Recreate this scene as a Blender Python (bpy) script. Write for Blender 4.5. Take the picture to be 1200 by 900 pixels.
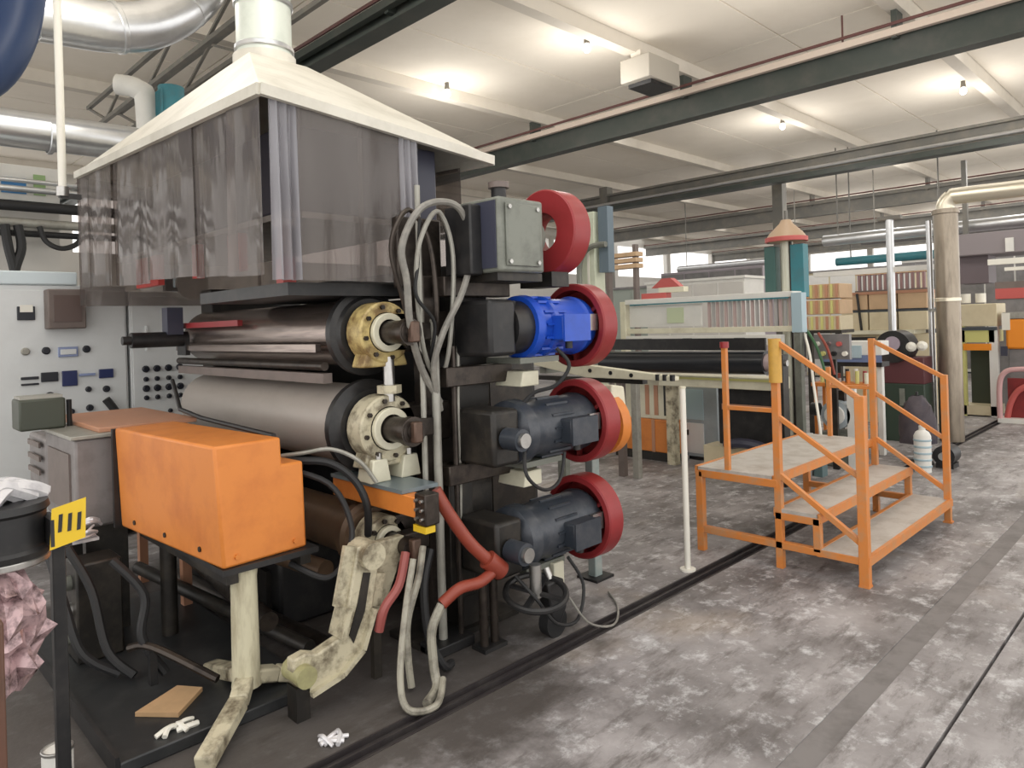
import bpy, math, random
from mathutils import Vector, Matrix, Quaternion
random.seed(7)
for o in list(bpy.data.objects): bpy.data.objects.remove(o)
S = bpy.context.scene
C = S.collection
PI = math.pi

# ---------------------------------------------------------------- camera, world, exposure
# world axes: X runs down the hall (floor channel direction), Y runs along the rollers, camera stands at the origin
cam = bpy.data.cameras.new('camera'); camo = bpy.data.objects.new('camera', cam); C.objects.link(camo)
right = Vector((0.71116885, -0.70237629, -0.03010683))
upv = Vector((0.02116574, -0.02141411, 0.99954662))
fwd = Vector((0.70270255, 0.71148365, 0.00036273))
m = Matrix((right, upv, -fwd)).transposed().to_4x4()
m.translation = (0, 0, 1.6)
camo.matrix_world = m
cam.sensor_width = 36; cam.lens = 36 * 830 / 1200
cam.shift_y = -70 / 1200
cam.clip_start = 0.05; cam.clip_end = 200
S.camera = camo

w = bpy.data.worlds.new('world'); S.world = w; w.use_nodes = True
bg = w.node_tree.nodes['Background']
bg.inputs[0].default_value = (1.0, 0.975, 0.94, 1); bg.inputs[1].default_value = 1.7
S.view_settings.view_transform = 'Standard'; S.view_settings.look = 'None'
S.view_settings.gamma = 1; S.view_settings.use_curve_mapping = False
S.view_settings.exposure = 0.0

# ---------------------------------------------------------------- materials
MATS = {}
def mat(name, col, rough=0.5, metal=0.0, dirt=0.0, dcol=None, scale=5.0, stretch=None, bump=0.0, emit=None, lo=0.45, hi=0.7, spec=0.5):
    if name in MATS: return MATS[name]
    mt = bpy.data.materials.new(name); mt.use_nodes = True
    nt = mt.node_tree; b = nt.nodes['Principled BSDF']
    b.inputs['Base Color'].default_value = (*col, 1)
    b.inputs['Roughness'].default_value = rough
    b.inputs['Metallic'].default_value = metal
    b.inputs['Specular IOR Level'].default_value = spec
    if dirt > 0 or bump > 0:
        tc = nt.nodes.new('ShaderNodeTexCoord'); src = tc.outputs['Object']
        if stretch:
            mp = nt.nodes.new('ShaderNodeMapping'); mp.inputs['Scale'].default_value = stretch
            nt.links.new(src, mp.inputs[0]); src = mp.outputs[0]
        n = nt.nodes.new('ShaderNodeTexNoise'); n.inputs['Scale'].default_value = scale
        n.inputs['Detail'].default_value = 6; n.inputs['Roughness'].default_value = 0.65
        nt.links.new(src, n.inputs['Vector'])
        if dirt > 0:
            r = nt.nodes.new('ShaderNodeValToRGB')
            r.color_ramp.elements[0].position = lo; r.color_ramp.elements[1].position = hi
            r.color_ramp.elements[0].color = (0, 0, 0, 1); r.color_ramp.elements[1].color = (dirt, dirt, dirt, 1)
            nt.links.new(n.outputs[0], r.inputs[0])
            mx = nt.nodes.new('ShaderNodeMix'); mx.data_type = 'RGBA'
            mx.inputs['A'].default_value = (*col, 1)
            mx.inputs['B'].default_value = (*(dcol or tuple(c * 0.3 for c in col)), 1)
            nt.links.new(r.outputs[0], mx.inputs['Factor'])
            nt.links.new(mx.outputs['Result'], b.inputs['Base Color'])
        if bump > 0:
            bp = nt.nodes.new('ShaderNodeBump'); bp.inputs['Strength'].default_value = bump
            bp.inputs['Distance'].default_value = 0.02
            nt.links.new(n.outputs[0], bp.inputs['Height']); nt.links.new(bp.outputs[0], b.inputs['Normal'])
    if emit:
        b.inputs['Emission Color'].default_value = (*emit[0], 1); b.inputs['Emission Strength'].default_value = emit[1]
    MATS[name] = mt
    return mt

GRIME = (0.035, 0.03, 0.028)
cream = mat('cream_paint', (0.55, 0.50, 0.36), 0.42, 0, 0.9, (0.10, 0.075, 0.045), 11, bump=0.25, lo=0.45, hi=0.66)
cream_clean = mat('cream_paint_clean', (0.72, 0.69, 0.54), 0.45, 0, 0.35, (0.35, 0.30, 0.2), 5)
hood_paint = mat('hood_cream_paint', (0.68, 0.65, 0.57), 0.5, 0, 0.5, (0.40, 0.37, 0.30), 3)
orange = mat('orange_paint', (0.70, 0.235, 0.045), 0.42, 0, 0.45, (0.42, 0.10, 0.02), 4, bump=0.05)
stair_orange = mat('stair_orange_paint', (0.64, 0.225, 0.05), 0.5, 0, 0.75, (0.44, 0.27, 0.15), 9, bump=0.15)
red = mat('red_paint', (0.30, 0.028, 0.032), 0.4, 0, 0.5, (0.20, 0.02, 0.02), 6)
red_dark = mat('dark_red_paint', (0.22, 0.02, 0.02), 0.45, 0, 0.5, (0.08, 0.01, 0.01), 6)
hose_red = mat('red_rubber', (0.27, 0.05, 0.028), 0.4, 0, 0.5, (0.2, 0.03, 0.02), 12)
blue = mat('blue_paint', (0.012, 0.075, 0.50), 0.32, 0, 0.3, (0.01, 0.03, 0.16), 8)
motor_dark = mat('dark_motor_paint', (0.040, 0.048, 0.062), 0.33, 0.2, 0.5, (0.12, 0.12, 0.13), 8)
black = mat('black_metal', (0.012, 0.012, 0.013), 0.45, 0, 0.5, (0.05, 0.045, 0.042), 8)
rubber = mat('black_rubber', (0.014, 0.014, 0.015), 0.6)
rust = mat('rusty_shaft', (0.12, 0.075, 0.055), 0.4, 0.5, 0.7, (0.03, 0.022, 0.02), 12)
grease = mat('greasy_steel', (0.060, 0.048, 0.040), 0.35, 0.6, 0.8, (0.012, 0.01, 0.01), 10, bump=0.2)
frame_dark = mat('greasy_dark_frame', (0.020, 0.018, 0.016), 0.42, 0.2, 0.6, (0.07, 0.058, 0.045), 7, bump=0.15)
frame_grey = mat('frame_grey_green', (0.20, 0.21, 0.18), 0.45, 0.1, 0.6, (0.07, 0.07, 0.06), 6)
steel = mat('steel', (0.50, 0.49, 0.47), 0.3, 0.9, 0.5, (0.2, 0.19, 0.18), 8)
conduit = mat('grey_conduit', (0.36, 0.35, 0.31), 0.45, 0.3, 0.5, (0.15, 0.14, 0.11), 8)
galv = mat('galvanised_sheet', (0.66, 0.67, 0.68), 0.28, 0.85, 0.4, (0.42, 0.43, 0.45), 4)
chrome_roll = mat('upper_roller_skin', (0.33, 0.27, 0.24), 0.22, 0.8, 0.75, (0.10, 0.075, 0.07), 3, stretch=(9, 0.6, 9))
grey_roll = mat('lower_roller_skin', (0.40, 0.36, 0.325), 0.42, 0.15, 0.35, (0.28, 0.25, 0.22), 2.5, stretch=(3, 1, 3))
brown_roll = mat('bottom_roller_skin', (0.16, 0.10, 0.06), 0.4, 0.4, 0.6, (0.05, 0.035, 0.03), 4)
white_cab = mat('cabinet_pale_grey', (0.68, 0.70, 0.70), 0.4, 0, 0.25, (0.5, 0.51, 0.5), 4)
cab_top = mat('cabinet_top_blue_grey', (0.62, 0.70, 0.73), 0.4)
seam = mat('seam_dark', (0.06, 0.07, 0.08), 0.6)
btn_black = mat('button_black', (0.015, 0.017, 0.025), 0.35)
btn_navy = mat('button_navy', (0.02, 0.03, 0.11), 0.35)
plate_blue = mat('plate_blue_grey', (0.25, 0.30, 0.48), 0.4)
taupe = mat('taupe_paint', (0.17, 0.135, 0.12), 0.5, 0, 0.4, (0.08, 0.065, 0.06), 7)
grey_house = mat('grey_housing_paint', (0.23, 0.21, 0.205), 0.5, 0.1, 0.6, (0.1, 0.085, 0.08), 5)
green_dark = mat('dark_green_paint', (0.055, 0.062, 0.045), 0.5)
salmon = mat('faded_orange_paint', (0.50, 0.25, 0.15), 0.5, 0, 0.4, (0.4, 0.22, 0.15), 5)
yellow = mat('yellow_label', (0.72, 0.48, 0.02), 0.45)
cardboard = mat('cardboard_tan', (0.50, 0.32, 0.17), 0.75, 0, 0.4, (0.3, 0.2, 0.1), 6)
brown = mat('brown_paint', (0.35, 0.18, 0.05), 0.5)
pink_foil = mat('pink_foil', (0.50, 0.35, 0.36), 0.22, 0.3, 1.0, (0.04, 0.018, 0.02), 22)
film = mat('clear_film_wrap', (0.75, 0.74, 0.76), 0.2, 0.2, 0.5, (0.25, 0.24, 0.27), 12)
beam_green = mat('dark_green_beam', (0.042, 0.052, 0.045), 0.5, 0.1, 0.5, (0.09, 0.085, 0.075), 3)
beam_grey = mat('grey_beam', (0.16, 0.155, 0.14), 0.5, 0.1, 0.5, (0.28, 0.25, 0.2), 3)
flange_cream = mat('beam_flange_pale', (0.56, 0.47, 0.40), 0.5)
pipe_red = mat('conduit_dark_red', (0.13, 0.055, 0.05), 0.5)
ceil_m = mat('ceiling_concrete', (0.84, 0.78, 0.68), 0.85, 0, 0.35, (0.70, 0.64, 0.54), 1.2, bump=0.05)
rib_m = mat('ceiling_rib_concrete', (0.66, 0.61, 0.53), 0.85, 0, 0.4, (0.44, 0.40, 0.34), 1.5)
wall_m = mat('wall_paint', (0.62, 0.60, 0.56), 0.8, 0, 0.3, (0.45, 0.43, 0.40), 0.8)
teal = mat('teal_paint', (0.04, 0.20, 0.24), 0.45, 0, 0.4, (0.08, 0.12, 0.13), 6)
ltblue = mat('pale_blue_paint', (0.38, 0.50, 0.56), 0.45)
blue_duct = mat('blue_duct_paint', (0.010, 0.032, 0.10), 0.4)
blue_grey = mat('blue_grey_paint', (0.36, 0.41, 0.44), 0.45, 0, 0.4, (0.24, 0.27, 0.3), 5)
black_roll = mat('black_rubber_roll', (0.016, 0.018, 0.022), 0.28)
cream_far = mat('far_cream_panel', (0.66, 0.58, 0.40), 0.5, 0, 0.4, (0.45, 0.36, 0.22), 3)
wood_far = mat('far_tan_panel', (0.58, 0.40, 0.24), 0.6, 0, 0.4, (0.38, 0.26, 0.16), 3)
white_far = mat('far_white_panel', (0.74, 0.73, 0.69), 0.5, 0, 0.3, (0.5, 0.5, 0.48), 3)
grey_far = mat('far_grey_metal', (0.24, 0.23, 0.23), 0.45, 0.2, 0.5, (0.1, 0.1, 0.1), 4)
yellowgreen = mat('far_yellow_green', (0.62, 0.60, 0.22), 0.5)
orange_far = mat('far_orange', (0.85, 0.28, 0.02), 0.45)
pinkred = mat('far_red', (0.50, 0.10, 0.09), 0.5)
step_grey = mat('worn_tread_plate', (0.52, 0.49, 0.45), 0.55, 0.2, 0.6, (0.30, 0.25, 0.2), 7, bump=0.2)
bulb_m = mat('bulb_glow', (1, 1, 1), 0.4, emit=((1, 0.97, 0.92), 6))
white_p = mat('white_pole_paint', (0.80, 0.78, 0.70), 0.4)
hose_cream = mat('grey_cream_hose', (0.34, 0.32, 0.26), 0.35, 0, 0.8, (0.09, 0.08, 0.065), 14)
hose_grey = mat('grey_cable', (0.20, 0.19, 0.17), 0.45, 0, 0.5, (0.4, 0.38, 0.33), 14)
navy_panel = mat('navy_panel', (0.045, 0.048, 0.075), 0.4)
green_leaf = mat('green_paint', (0.05, 0.14, 0.06), 0.5)

def curtain_mat(name, tint, alpha):
    mt = bpy.data.materials.new(name); mt.use_nodes = True
    nt = mt.node_tree; b = nt.nodes['Principled BSDF']; out = nt.nodes['Material Output']
    b.inputs['Base Color'].default_value = (*tint, 1); b.inputs['Roughness'].default_value = 0.09
    tr = nt.nodes.new('ShaderNodeBsdfTransparent'); tr.inputs[0].default_value = (0.80, 0.76, 0.74, 1)
    tc = nt.nodes.new('ShaderNodeTexCoord'); n = nt.nodes.new('ShaderNodeTexNoise'); n.inputs['Scale'].default_value = 5
    mp = nt.nodes.new('ShaderNodeMapping'); mp.inputs['Scale'].default_value = (1.2, 1.2, 0.3)
    nt.links.new(tc.outputs['Object'], mp.inputs[0]); nt.links.new(mp.outputs[0], n.inputs['Vector'])
    r = nt.nodes.new('ShaderNodeMapRange'); r.inputs[3].default_value = alpha - 0.18; r.inputs[4].default_value = alpha + 0.18
    nt.links.new(n.outputs[0], r.inputs[0])
    bp = nt.nodes.new('ShaderNodeBump'); bp.inputs['Strength'].default_value = 0.35; bp.inputs['Distance'].default_value = 0.05
    nt.links.new(n.outputs[0], bp.inputs['Height']); nt.links.new(bp.outputs[0], b.inputs['Normal'])
    mx = nt.nodes.new('ShaderNodeMixShader')
    nt.links.new(r.outputs[0], mx.inputs[0]); nt.links.new(tr.outputs[0], mx.inputs[1]); nt.links.new(b.outputs[0], mx.inputs[2])
    nt.links.new(mx.outputs[0], out.inputs[0])
    MATS[name] = mt
    return mt
curtain_m = curtain_mat('pvc_curtain', (0.24, 0.22, 0.21), 0.40)

curtain_clear = curtain_mat('pvc_curtain_clear', (0.50, 0.50, 0.54), 0.40)

def floor_mat():
    mt = bpy.data.materials.new('stained_concrete'); mt.use_nodes = True
    nt = mt.node_tree; b = nt.nodes['Principled BSDF']
    tc = nt.nodes.new('ShaderNodeTexCoord')
    def noise(sc, det=8, rough=0.65, st=None):
        n = nt.nodes.new('ShaderNodeTexNoise'); n.inputs['Scale'].default_value = sc
        n.inputs['Detail'].default_value = det; n.inputs['Roughness'].default_value = rough
        if st:
            mp = nt.nodes.new('ShaderNodeMapping'); mp.inputs['Scale'].default_value = st
            nt.links.new(tc.outputs['Object'], mp.inputs[0]); nt.links.new(mp.outputs[0], n.inputs[0])
        else: nt.links.new(tc.outputs['Object'], n.inputs[0])
        return n
    def ramp(n, a, bb, ca, cb):
        r = nt.nodes.new('ShaderNodeValToRGB'); e = r.color_ramp.elements
        e[0].position = a; e[1].position = bb; e[0].color = (*ca, 1); e[1].color = (*cb, 1)
        nt.links.new(n.outputs[0], r.inputs[0]); return r
    def mix(f, a, bb, mode='MIX'):
        x = nt.nodes.new('ShaderNodeMix'); x.data_type = 'RGBA'; x.blend_type = mode
        if isinstance(f, float): x.inputs['Factor'].default_value = f
        else: nt.links.new(f, x.inputs['Factor'])
        for s, v in (('A', a), ('B', bb)):
            if isinstance(v, tuple): x.inputs[s].default_value = (*v, 1)
            else: nt.links.new(v, x.inputs[s])
        return x.outputs['Result']
    c1 = ramp(noise(1.1), 0.35, 0.68, (0.13, 0.118, 0.116), (0.44, 0.415, 0.415)).outputs[0]
    w1 = ramp(noise(7.0, 10, 0.75), 0.52, 0.66, (0, 0, 0), (0.75, 0.75, 0.75)).outputs[0]
    c2 = mix(w1, c1, (0.68, 0.68, 0.69))
    d1 = ramp(noise(4.5, 10, 0.75, (0.6, 2.0, 1)), 0.50, 0.64, (0, 0, 0), (0.8, 0.8, 0.8)).outputs[0]
    c3 = mix(d1, c2, (0.10, 0.088, 0.082))
    t1 = ramp(noise(0.7, 4), 0.56, 0.72, (0, 0, 0), (0.4, 0.4, 0.4)).outputs[0]
    c4 = mix(t1, c3, (0.36, 0.27, 0.17))
    # darker concrete round the calender: an oval with a wobbly outline
    sep = nt.nodes.new('ShaderNodeSeparateXYZ'); nt.links.new(tc.outputs['Object'], sep.inputs[0])
    def sub(o, v):
        q = nt.nodes.new('ShaderNodeMath'); q.operation = 'SUBTRACT'; nt.links.new(o, q.inputs[0]); q.inputs[1].default_value = v; return q.outputs[0]
    def fn(op, a, bb):
        q = nt.nodes.new('ShaderNodeMath'); q.operation = op
        for i, v in enumerate((a, bb)):
            if isinstance(v, float): q.inputs[i].default_value = v
            else: nt.links.new(v, q.inputs[i])
        return q.outputs[0]
    dx = fn('DIVIDE', sub(sep.outputs[0], 1.6), 1.6); dy = fn('DIVIDE', sub(sep.outputs[1], 3.6), 1.75)
    dd = fn('ADD', fn('MULTIPLY', dx, dx), fn('MULTIPLY', dy, dy))
    wob = noise(2.2, 6)
    dd = fn('ADD', dd, fn('MULTIPLY', sub(wob.outputs[0], 0.5), 1.6))
    mr = nt.nodes.new('ShaderNodeMapRange'); mr.inputs[1].default_value = 0.75; mr.inputs[2].default_value = 1.25
    mr.inputs[3].default_value = 0.88; mr.inputs[4].default_value = 0.0
    nt.links.new(dd, mr.inputs[0])
    c5 = mix(mr.outputs[0], c4, (0.055, 0.047, 0.042))
    nt.links.new(c5, b.inputs['Base Color'])
    rr = nt.nodes.new('ShaderNodeMapRange'); rr.inputs[3].default_value = 0.38; rr.inputs[4].default_value = 0.75
    nz = noise(2.0); nt.links.new(nz.outputs[0], rr.inputs[0]); nt.links.new(rr.outputs[0], b.inputs['Roughness'])
    bp = nt.nodes.new('ShaderNodeBump'); bp.inputs['Strength'].default_value = 0.2; bp.inputs['Distance'].default_value = 0.01
    nb = noise(25); nt.links.new(nb.outputs[0], bp.inputs['Height']); nt.links.new(bp.outputs[0], b.inputs['Normal'])
    return mt
concrete = floor_mat()
patch_m = mat('dark_mortar_strip', (0.20, 0.185, 0.18), 0.7, 0, 0.6, (0.10, 0.09, 0.085), 6)
trench_m = mat('channel_steel_dark', (0.045, 0.038, 0.04), 0.5, 0.3, 0.4, (0.12, 0.11, 0.1), 6)

# ---------------------------------------------------------------- mesh helpers
def V3(p): return Vector(p)
def frame_for(d):
    d = d.normalized()
    a = Vector((0, 0, 1)) if abs(d.z) < 0.9 else Vector((1, 0, 0))
    u = d.cross(a).normalized(); return u, d.cross(u).normalized()
def spline(pts, sub=6, closed=False):
    P = [V3(p) for p in pts]; n = len(P); out = []
    rng = n if closed else n - 1
    for i in range(rng):
        if closed: p0, p1, p2, p3 = P[(i - 1) % n], P[i], P[(i + 1) % n], P[(i + 2) % n]
        else: p0, p1, p2, p3 = P[max(i - 1, 0)], P[i], P[i + 1], P[min(i + 2, n - 1)]
        for k in range(sub):
            t = k / sub
            out.append(0.5 * ((2 * p1) + (p2 - p0) * t + (2 * p0 - 5 * p1 + 4 * p2 - p3) * t * t + (3 * p1 - p0 - 3 * p2 + p3) * t ** 3))
    if not closed: out.append(P[-1])
    return out
class M:
    def __init__(s): s.v = []; s.f = []
    def bx(s, x0, x1, y0, y1, z0, z1):
        b = len(s.v)
        s.v += [Vector(p) for p in ((x0, y0, z0), (x1, y0, z0), (x1, y1, z0), (x0, y1, z0), (x0, y0, z1), (x1, y0, z1), (x1, y1, z1), (x0, y1, z1))]
        s.f += [tuple(b + i for i in q) for q in ((0, 3, 2, 1), (4, 5, 6, 7), (0, 1, 5, 4), (1, 2, 6, 5), (2, 3, 7, 6), (3, 0, 4, 7))]
        return s
    def bar(s, p0, p1, w, h):
        """rectangular bar from p0 to p1"""
        p0, p1 = V3(p0), V3(p1); d = (p1 - p0).normalized()
        up = Vector((0, 0, 1)) if abs(d.z) < 0.95 else Vector((0, 1, 0))
        u = d.cross(up).normalized(); q = u.cross(d).normalized()
        b = len(s.v)
        for p in (p0, p1):
            for a, c in ((-1, -1), (1, -1), (1, 1), (-1, 1)): s.v.append(p + u * a * w / 2 + q * c * h / 2)
        s.f += [tuple(b + i for i in q_) for q_ in ((0, 1, 2, 3), (7, 6, 5, 4), (0, 4, 5, 1), (1, 5, 6, 2), (2, 6, 7, 3), (3, 7, 4, 0))]
        return s
    def cyl(s, p0, p1, r0, r1=None, n=20):
        r1 = r0 if r1 is None else r1
        p0, p1 = V3(p0), V3(p1); L = (p1 - p0).length
        return s.lathe(p0, p1 - p0, [(0, 0), (0, r0), (L, r1), (L, 0)], n)
    def lathe(s, p0, d, prof, n=24, closed=False):
        p0 = V3(p0); d = V3(d).normalized(); u, q = frame_for(d)
        rows = []
        for t, r in prof:
            if r == 0: rows.append([len(s.v)]); s.v.append(p0 + d * t)
            else:
                rows.append(list(range(len(s.v), len(s.v) + n)))
                for k in range(n):
                    a = 2 * PI * k / n; s.v.append(p0 + d * t + (u * math.cos(a) + q * math.sin(a)) * r)
        pairs = list(zip(rows, rows[1:])) + ([(rows[-1], rows[0])] if closed else [])
        for A, B in pairs:
            for k in range(n):
                k2 = (k + 1) % n
                if len(A) == 1 and len(B) == 1: continue
                if len(A) == 1: s.f.append((A[0], B[k2], B[k]))
                elif len(B) == 1: s.f.append((A[k], A[k2], B[0]))
                else: s.f.append((A[k], A[k2], B[k2], B[k]))
        return s
    def ring(s, p0, d, L, ro, ri, n=36, ch=0.008):
        return s.lathe(p0, d, [(0, ri), (0, ro - ch), (ch, ro), (L - ch, ro), (L, ro - ch), (L, ri)], n, True)
    def tube(s, pts, r, n=8, smooth=True, closed=False, sub=6):
        P = spline(pts, sub, closed) if smooth else [V3(p) for p in pts]
        N = len(P); b = len(s.v); u = None
        for i, p in enumerate(P):
            a = P[(i - 1) % N] if (closed or i > 0) else p
            c = P[(i + 1) % N] if (closed or i < N - 1) else p
            d = (c - a).normalized()
            if u is None: u, q = frame_for(d)
            else:
                u = (u - d * u.dot(d)); u = u.normalized() if u.length > 1e-6 else frame_for(d)[0]
                q = d.cross(u)
            for k in range(n):
                an = 2 * PI * k / n; s.v.append(p + (u * math.cos(an) + q * math.sin(an)) * r)
        for i in range(N if closed else N - 1):
            for k in range(n):
                k2 = (k + 1) % n; A = b + i * n; B = b + ((i + 1) % N) * n
                s.f.append((A + k, A + k2, B + k2, B + k))
        if not closed:
            s.f.append(tuple(b + k for k in reversed(range(n)))); s.f.append(tuple(b + (N - 1) * n + k for k in range(n)))
        return s
    def prism(s, poly, axis, a, b_):
        """polygon extruded along an axis; poly coordinates are the two remaining axes in x,y,z order"""
        n = len(poly); b = len(s.v)
        for t in (a, b_):
            for p in poly:
                if axis == 'y': s.v.append(Vector((p[0], t, p[1])))
                elif axis == 'x': s.v.append(Vector((t, p[0], p[1])))
                else: s.v.append(Vector((p[0], p[1], t)))
        s.f.append(tuple(b + i for i in range(n))); s.f.append(tuple(b + n + i for i in reversed(range(n))))
        for i in range(n):
            j = (i + 1) % n; s.f.append((b + i, b + n + i, b + n + j, b + j))
        return s
    def build(s, name, mt, parent=None, bevel=0.0, local=False):
        me = bpy.data.meshes.new(name)
        off = Vector((0, 0, 0))
        if parent is not None and not local:
            p = parent
            while p is not None: off += p.location; p = p.parent
        me.from_pydata([tuple(v - off) for v in s.v], [], s.f)
        me.validate(); me.update()
        import bmesh
        bm = bmesh.new(); bm.from_mesh(me); bmesh.ops.recalc_face_normals(bm, faces=bm.faces); bm.to_mesh(me); bm.free()
        for p in me.polygons: p.use_smooth = True
        me.set_sharp_from_angle(angle=math.radians(38))
        me.materials.append(mt)
        o = bpy.data.objects.new(name, me); C.objects.link(o)
        if parent is not None: o.parent = parent
        if bevel > 0:
            md = o.modifiers.new('bevel', 'BEVEL'); md.width = bevel; md.segments = 2; md.limit_method = 'ANGLE'; md.angle_limit = math.radians(40)
        return o
def tag(o, label, cat, group=None):
    o['label'] = label; o['category'] = cat
    if group: o['group'] = group
    return o
def thing(name, label, cat, loc=(0, 0, 0), rz=0.0, group=None):
    o = bpy.data.objects.new(name, None); C.objects.link(o); o.empty_display_size = 0.1
    o.location = loc; o.rotation_euler = (0, 0, rz)
    return tag(o, label, cat, group)
def struct(o): o['kind'] = 'structure'; return o
def copy_tree(o, loc=None, label=None, parent=None):
    c = o.copy(); C.objects.link(c)
    if parent is not None: c.parent = parent
    if loc is not None: c.location = loc
    if label: c['label'] = label
    for ch in list(o.children): copy_tree(ch, parent=c)
    return c

# ================================================================ the setting
fl = M().bx(-4, 36, -3, 18, -0.30, -0.06).build('floor', patch_m); struct(fl)
def slab(x0, x1, y0, y1, top, mt=concrete):
    return M().bx(x0, x1, y0, y1, -0.06, top).build('floor_slab', mt, fl)
slab(-4, 36, -3, 0.783, 0)
slab(-4, 36, 0.797, 1.06, 0)
slab(-4, 36, 1.06, 1.165, -0.004, patch_m)
slab(-4, 36, 1.165, 2.29, 0)
slab(-4, 36, 2.415, 18, 0)
M().bx(-4, 36, 2.29, 2.415, -0.06, -0.022).build('floor_channel', trench_m, fl)
for y in (2.296, 2.352, 2.409): M().bx(-4, 36, y - 0.005, y + 0.005, -0.022, 0.001).build('channel_rail', trench_m, fl)

CZ = 5.2
# the bays over and behind the camera are left open, an added top light out of view
SKY = {8.9: (9.98, 11.25), 14.6: (16.3, 18.5), 20.4: (22.8, 25.9), 26.2: (29.3, 31.5)}   # unseen roof gaps behind the beams, added to brighten the hall
ceb = M(); xs = 3.9
for a_, b_ in SKY.values(): ceb.bx(xs, a_, -3, 18, CZ + 0.03, CZ + 0.2); xs = b_
ce = ceb.bx(xs, 36, -3, 18, CZ + 0.03, CZ + 0.2).bx(-4, 3.9, 2.49, 18, CZ + 0.03, CZ + 0.2).build('ceiling', ceil_m); struct(ce)
ribs = [-0.25, 2.6, 5.35, 8.3, 11.2, 14.1, 17.0]
ys = [-3] + [v for r in ribs for v in (r - 0.11, r + 0.11)] + [18]
beamX = [-1.5, 3.9, 8.9, 14.6, 20.4, 26.2, 32.0]
for i in range(0, len(ys), 2):
    y0, y1 = ys[i], ys[i + 1]; ym = (y0 + y1) / 2
    for j in range(len(beamX) + 1):
        xa = -4 if j == 0 else beamX[j - 1]; xb = 36 if j == len(beamX) else beamX[j]
        if ym < 2.49 and xb < 4: continue
        for (a, b) in ((y0, ym - 0.012), (ym + 0.012, y1)):
            if y1 - y0 < 1.5 and a != y0: continue
            sp = SKY.get(xa)
            for (c0, c1) in ([(xa, sp[0]), (sp[1], xb)] if sp else [(xa, xb)]):
                M().bx(c0 + 0.01, c1 - 0.01, a, b, CZ, CZ + 0.06).build('ceiling_panel', ceil_m, ce)
for r in ribs:
    M().prism([(r - 0.11, CZ + 0.05), (r - 0.08, CZ - 0.16), (r + 0.08, CZ - 0.16), (r + 0.11, CZ + 0.05)], 'x', -4, 36).build('ceiling_rib', rib_m, ce)

def roof_beam(x, k, mt, lab):
    t = thing('roof_beam', lab, 'beam', (x, 2, 4.42), group='steel beams under the ceiling')
    z0, z1 = (4.40, 4.60) if k == 1 else (4.42, 4.84)
    if k == 3:   # the double beam with a shelf along it
        M().bx(x - 0.02, x + 0.02, -3, 18, z0 + 0.02, z1 - 0.02).build('web', mt, t)
        M().bx(x - 0.13, x + 0.13, -3, 18, z1 - 0.05, z1).build('top_flange', beam_grey, t)
        M().bx(x - 0.15, x + 0.13, -3, 18, z0, z0 + 0.1).build('bottom_flange', beam_green, t)
        M().tube([(x - 0.2, -3, z0 + 0.16), (x - 0.2, 18, z0 + 0.16)], 0.035, 8, False).build('conduit', galv, t)
    else:
        M().bx(x - 0.02, x + 0.02, -3, 18, z0 + 0.02, z1 - 0.02).build('web', mt, t)
        M().bx(x - 0.1, x + 0.1, -3, 18, z0, z0 + 0.03).build('bottom_flange', mt, t)
        M().bx(x - 0.1, x + 0.1, -3, 18, z1 - 0.03, z1).build('top_flange', mt, t)
        M().bx(x - 0.16, x - 0.09, -3, 18, z1 - 0.1, z1 - 0.02).build('cable_tray', flange_cream if k == 2 else mt, t)
        M().tube([(x - 0.12, -3, z1 + 0.04), (x - 0.12, 18, z1 + 0.04)], 0.02, 6, False).build('conduit', pipe_red, t)
        for y in (0.3, 2.6, 5.35, 8.3): M().bx(x - 0.11, x + 0.11, y - 0.03, y + 0.03, z1 - 0.12, CZ - 0.15).build('hanger', mt, t)
    return t
labs = {1: 'dark steel roof beam at top left, running behind the white exhaust duct',
        2: 'dark green roof beam with a pale tray, crossing above the red ring of the gearbox',
        3: 'second dark beam from the front, double with a silver conduit, above the orange stair',
        4: 'third roof beam back, thin and grey above the comb rack',
        5: 'fourth roof beam back, above the teal column head',
        6: 'farthest visible roof beam, low near the back wall'}
for k in range(1, 7): roof_beam(beamX[k], k, beam_green if k in (1, 2) else beam_grey, labs[k])

wb = struct(M().bx(36, 36.2, -3, 18, -0.3, 3.5).bx(36, 36.2, -3, 18, 4.7, CZ + 0.2).build('wall_back', wall_m))
wl = struct(M().bx(-4, 36, 18, 18.2, -0.3, 3.5).bx(-4, 36, 18, 18.2, 4.8, CZ + 0.2).build('wall_left', wall_m))
# open bands with mullions, added to let daylight into the far hall
for k in range(8): M().bx(36, 36.2, -3 + 3 * k - 0.12, -3 + 3 * k + 0.12, 3.5, 4.7).build('light_band_post', wall_m, wb)
for k in range(11): M().bx(-4 + 4 * k - 0.15, -4 + 4 * k + 0.15, 18, 18.2, 3.5, 4.8).build('light_band_post', wall_m, wl)

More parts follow.
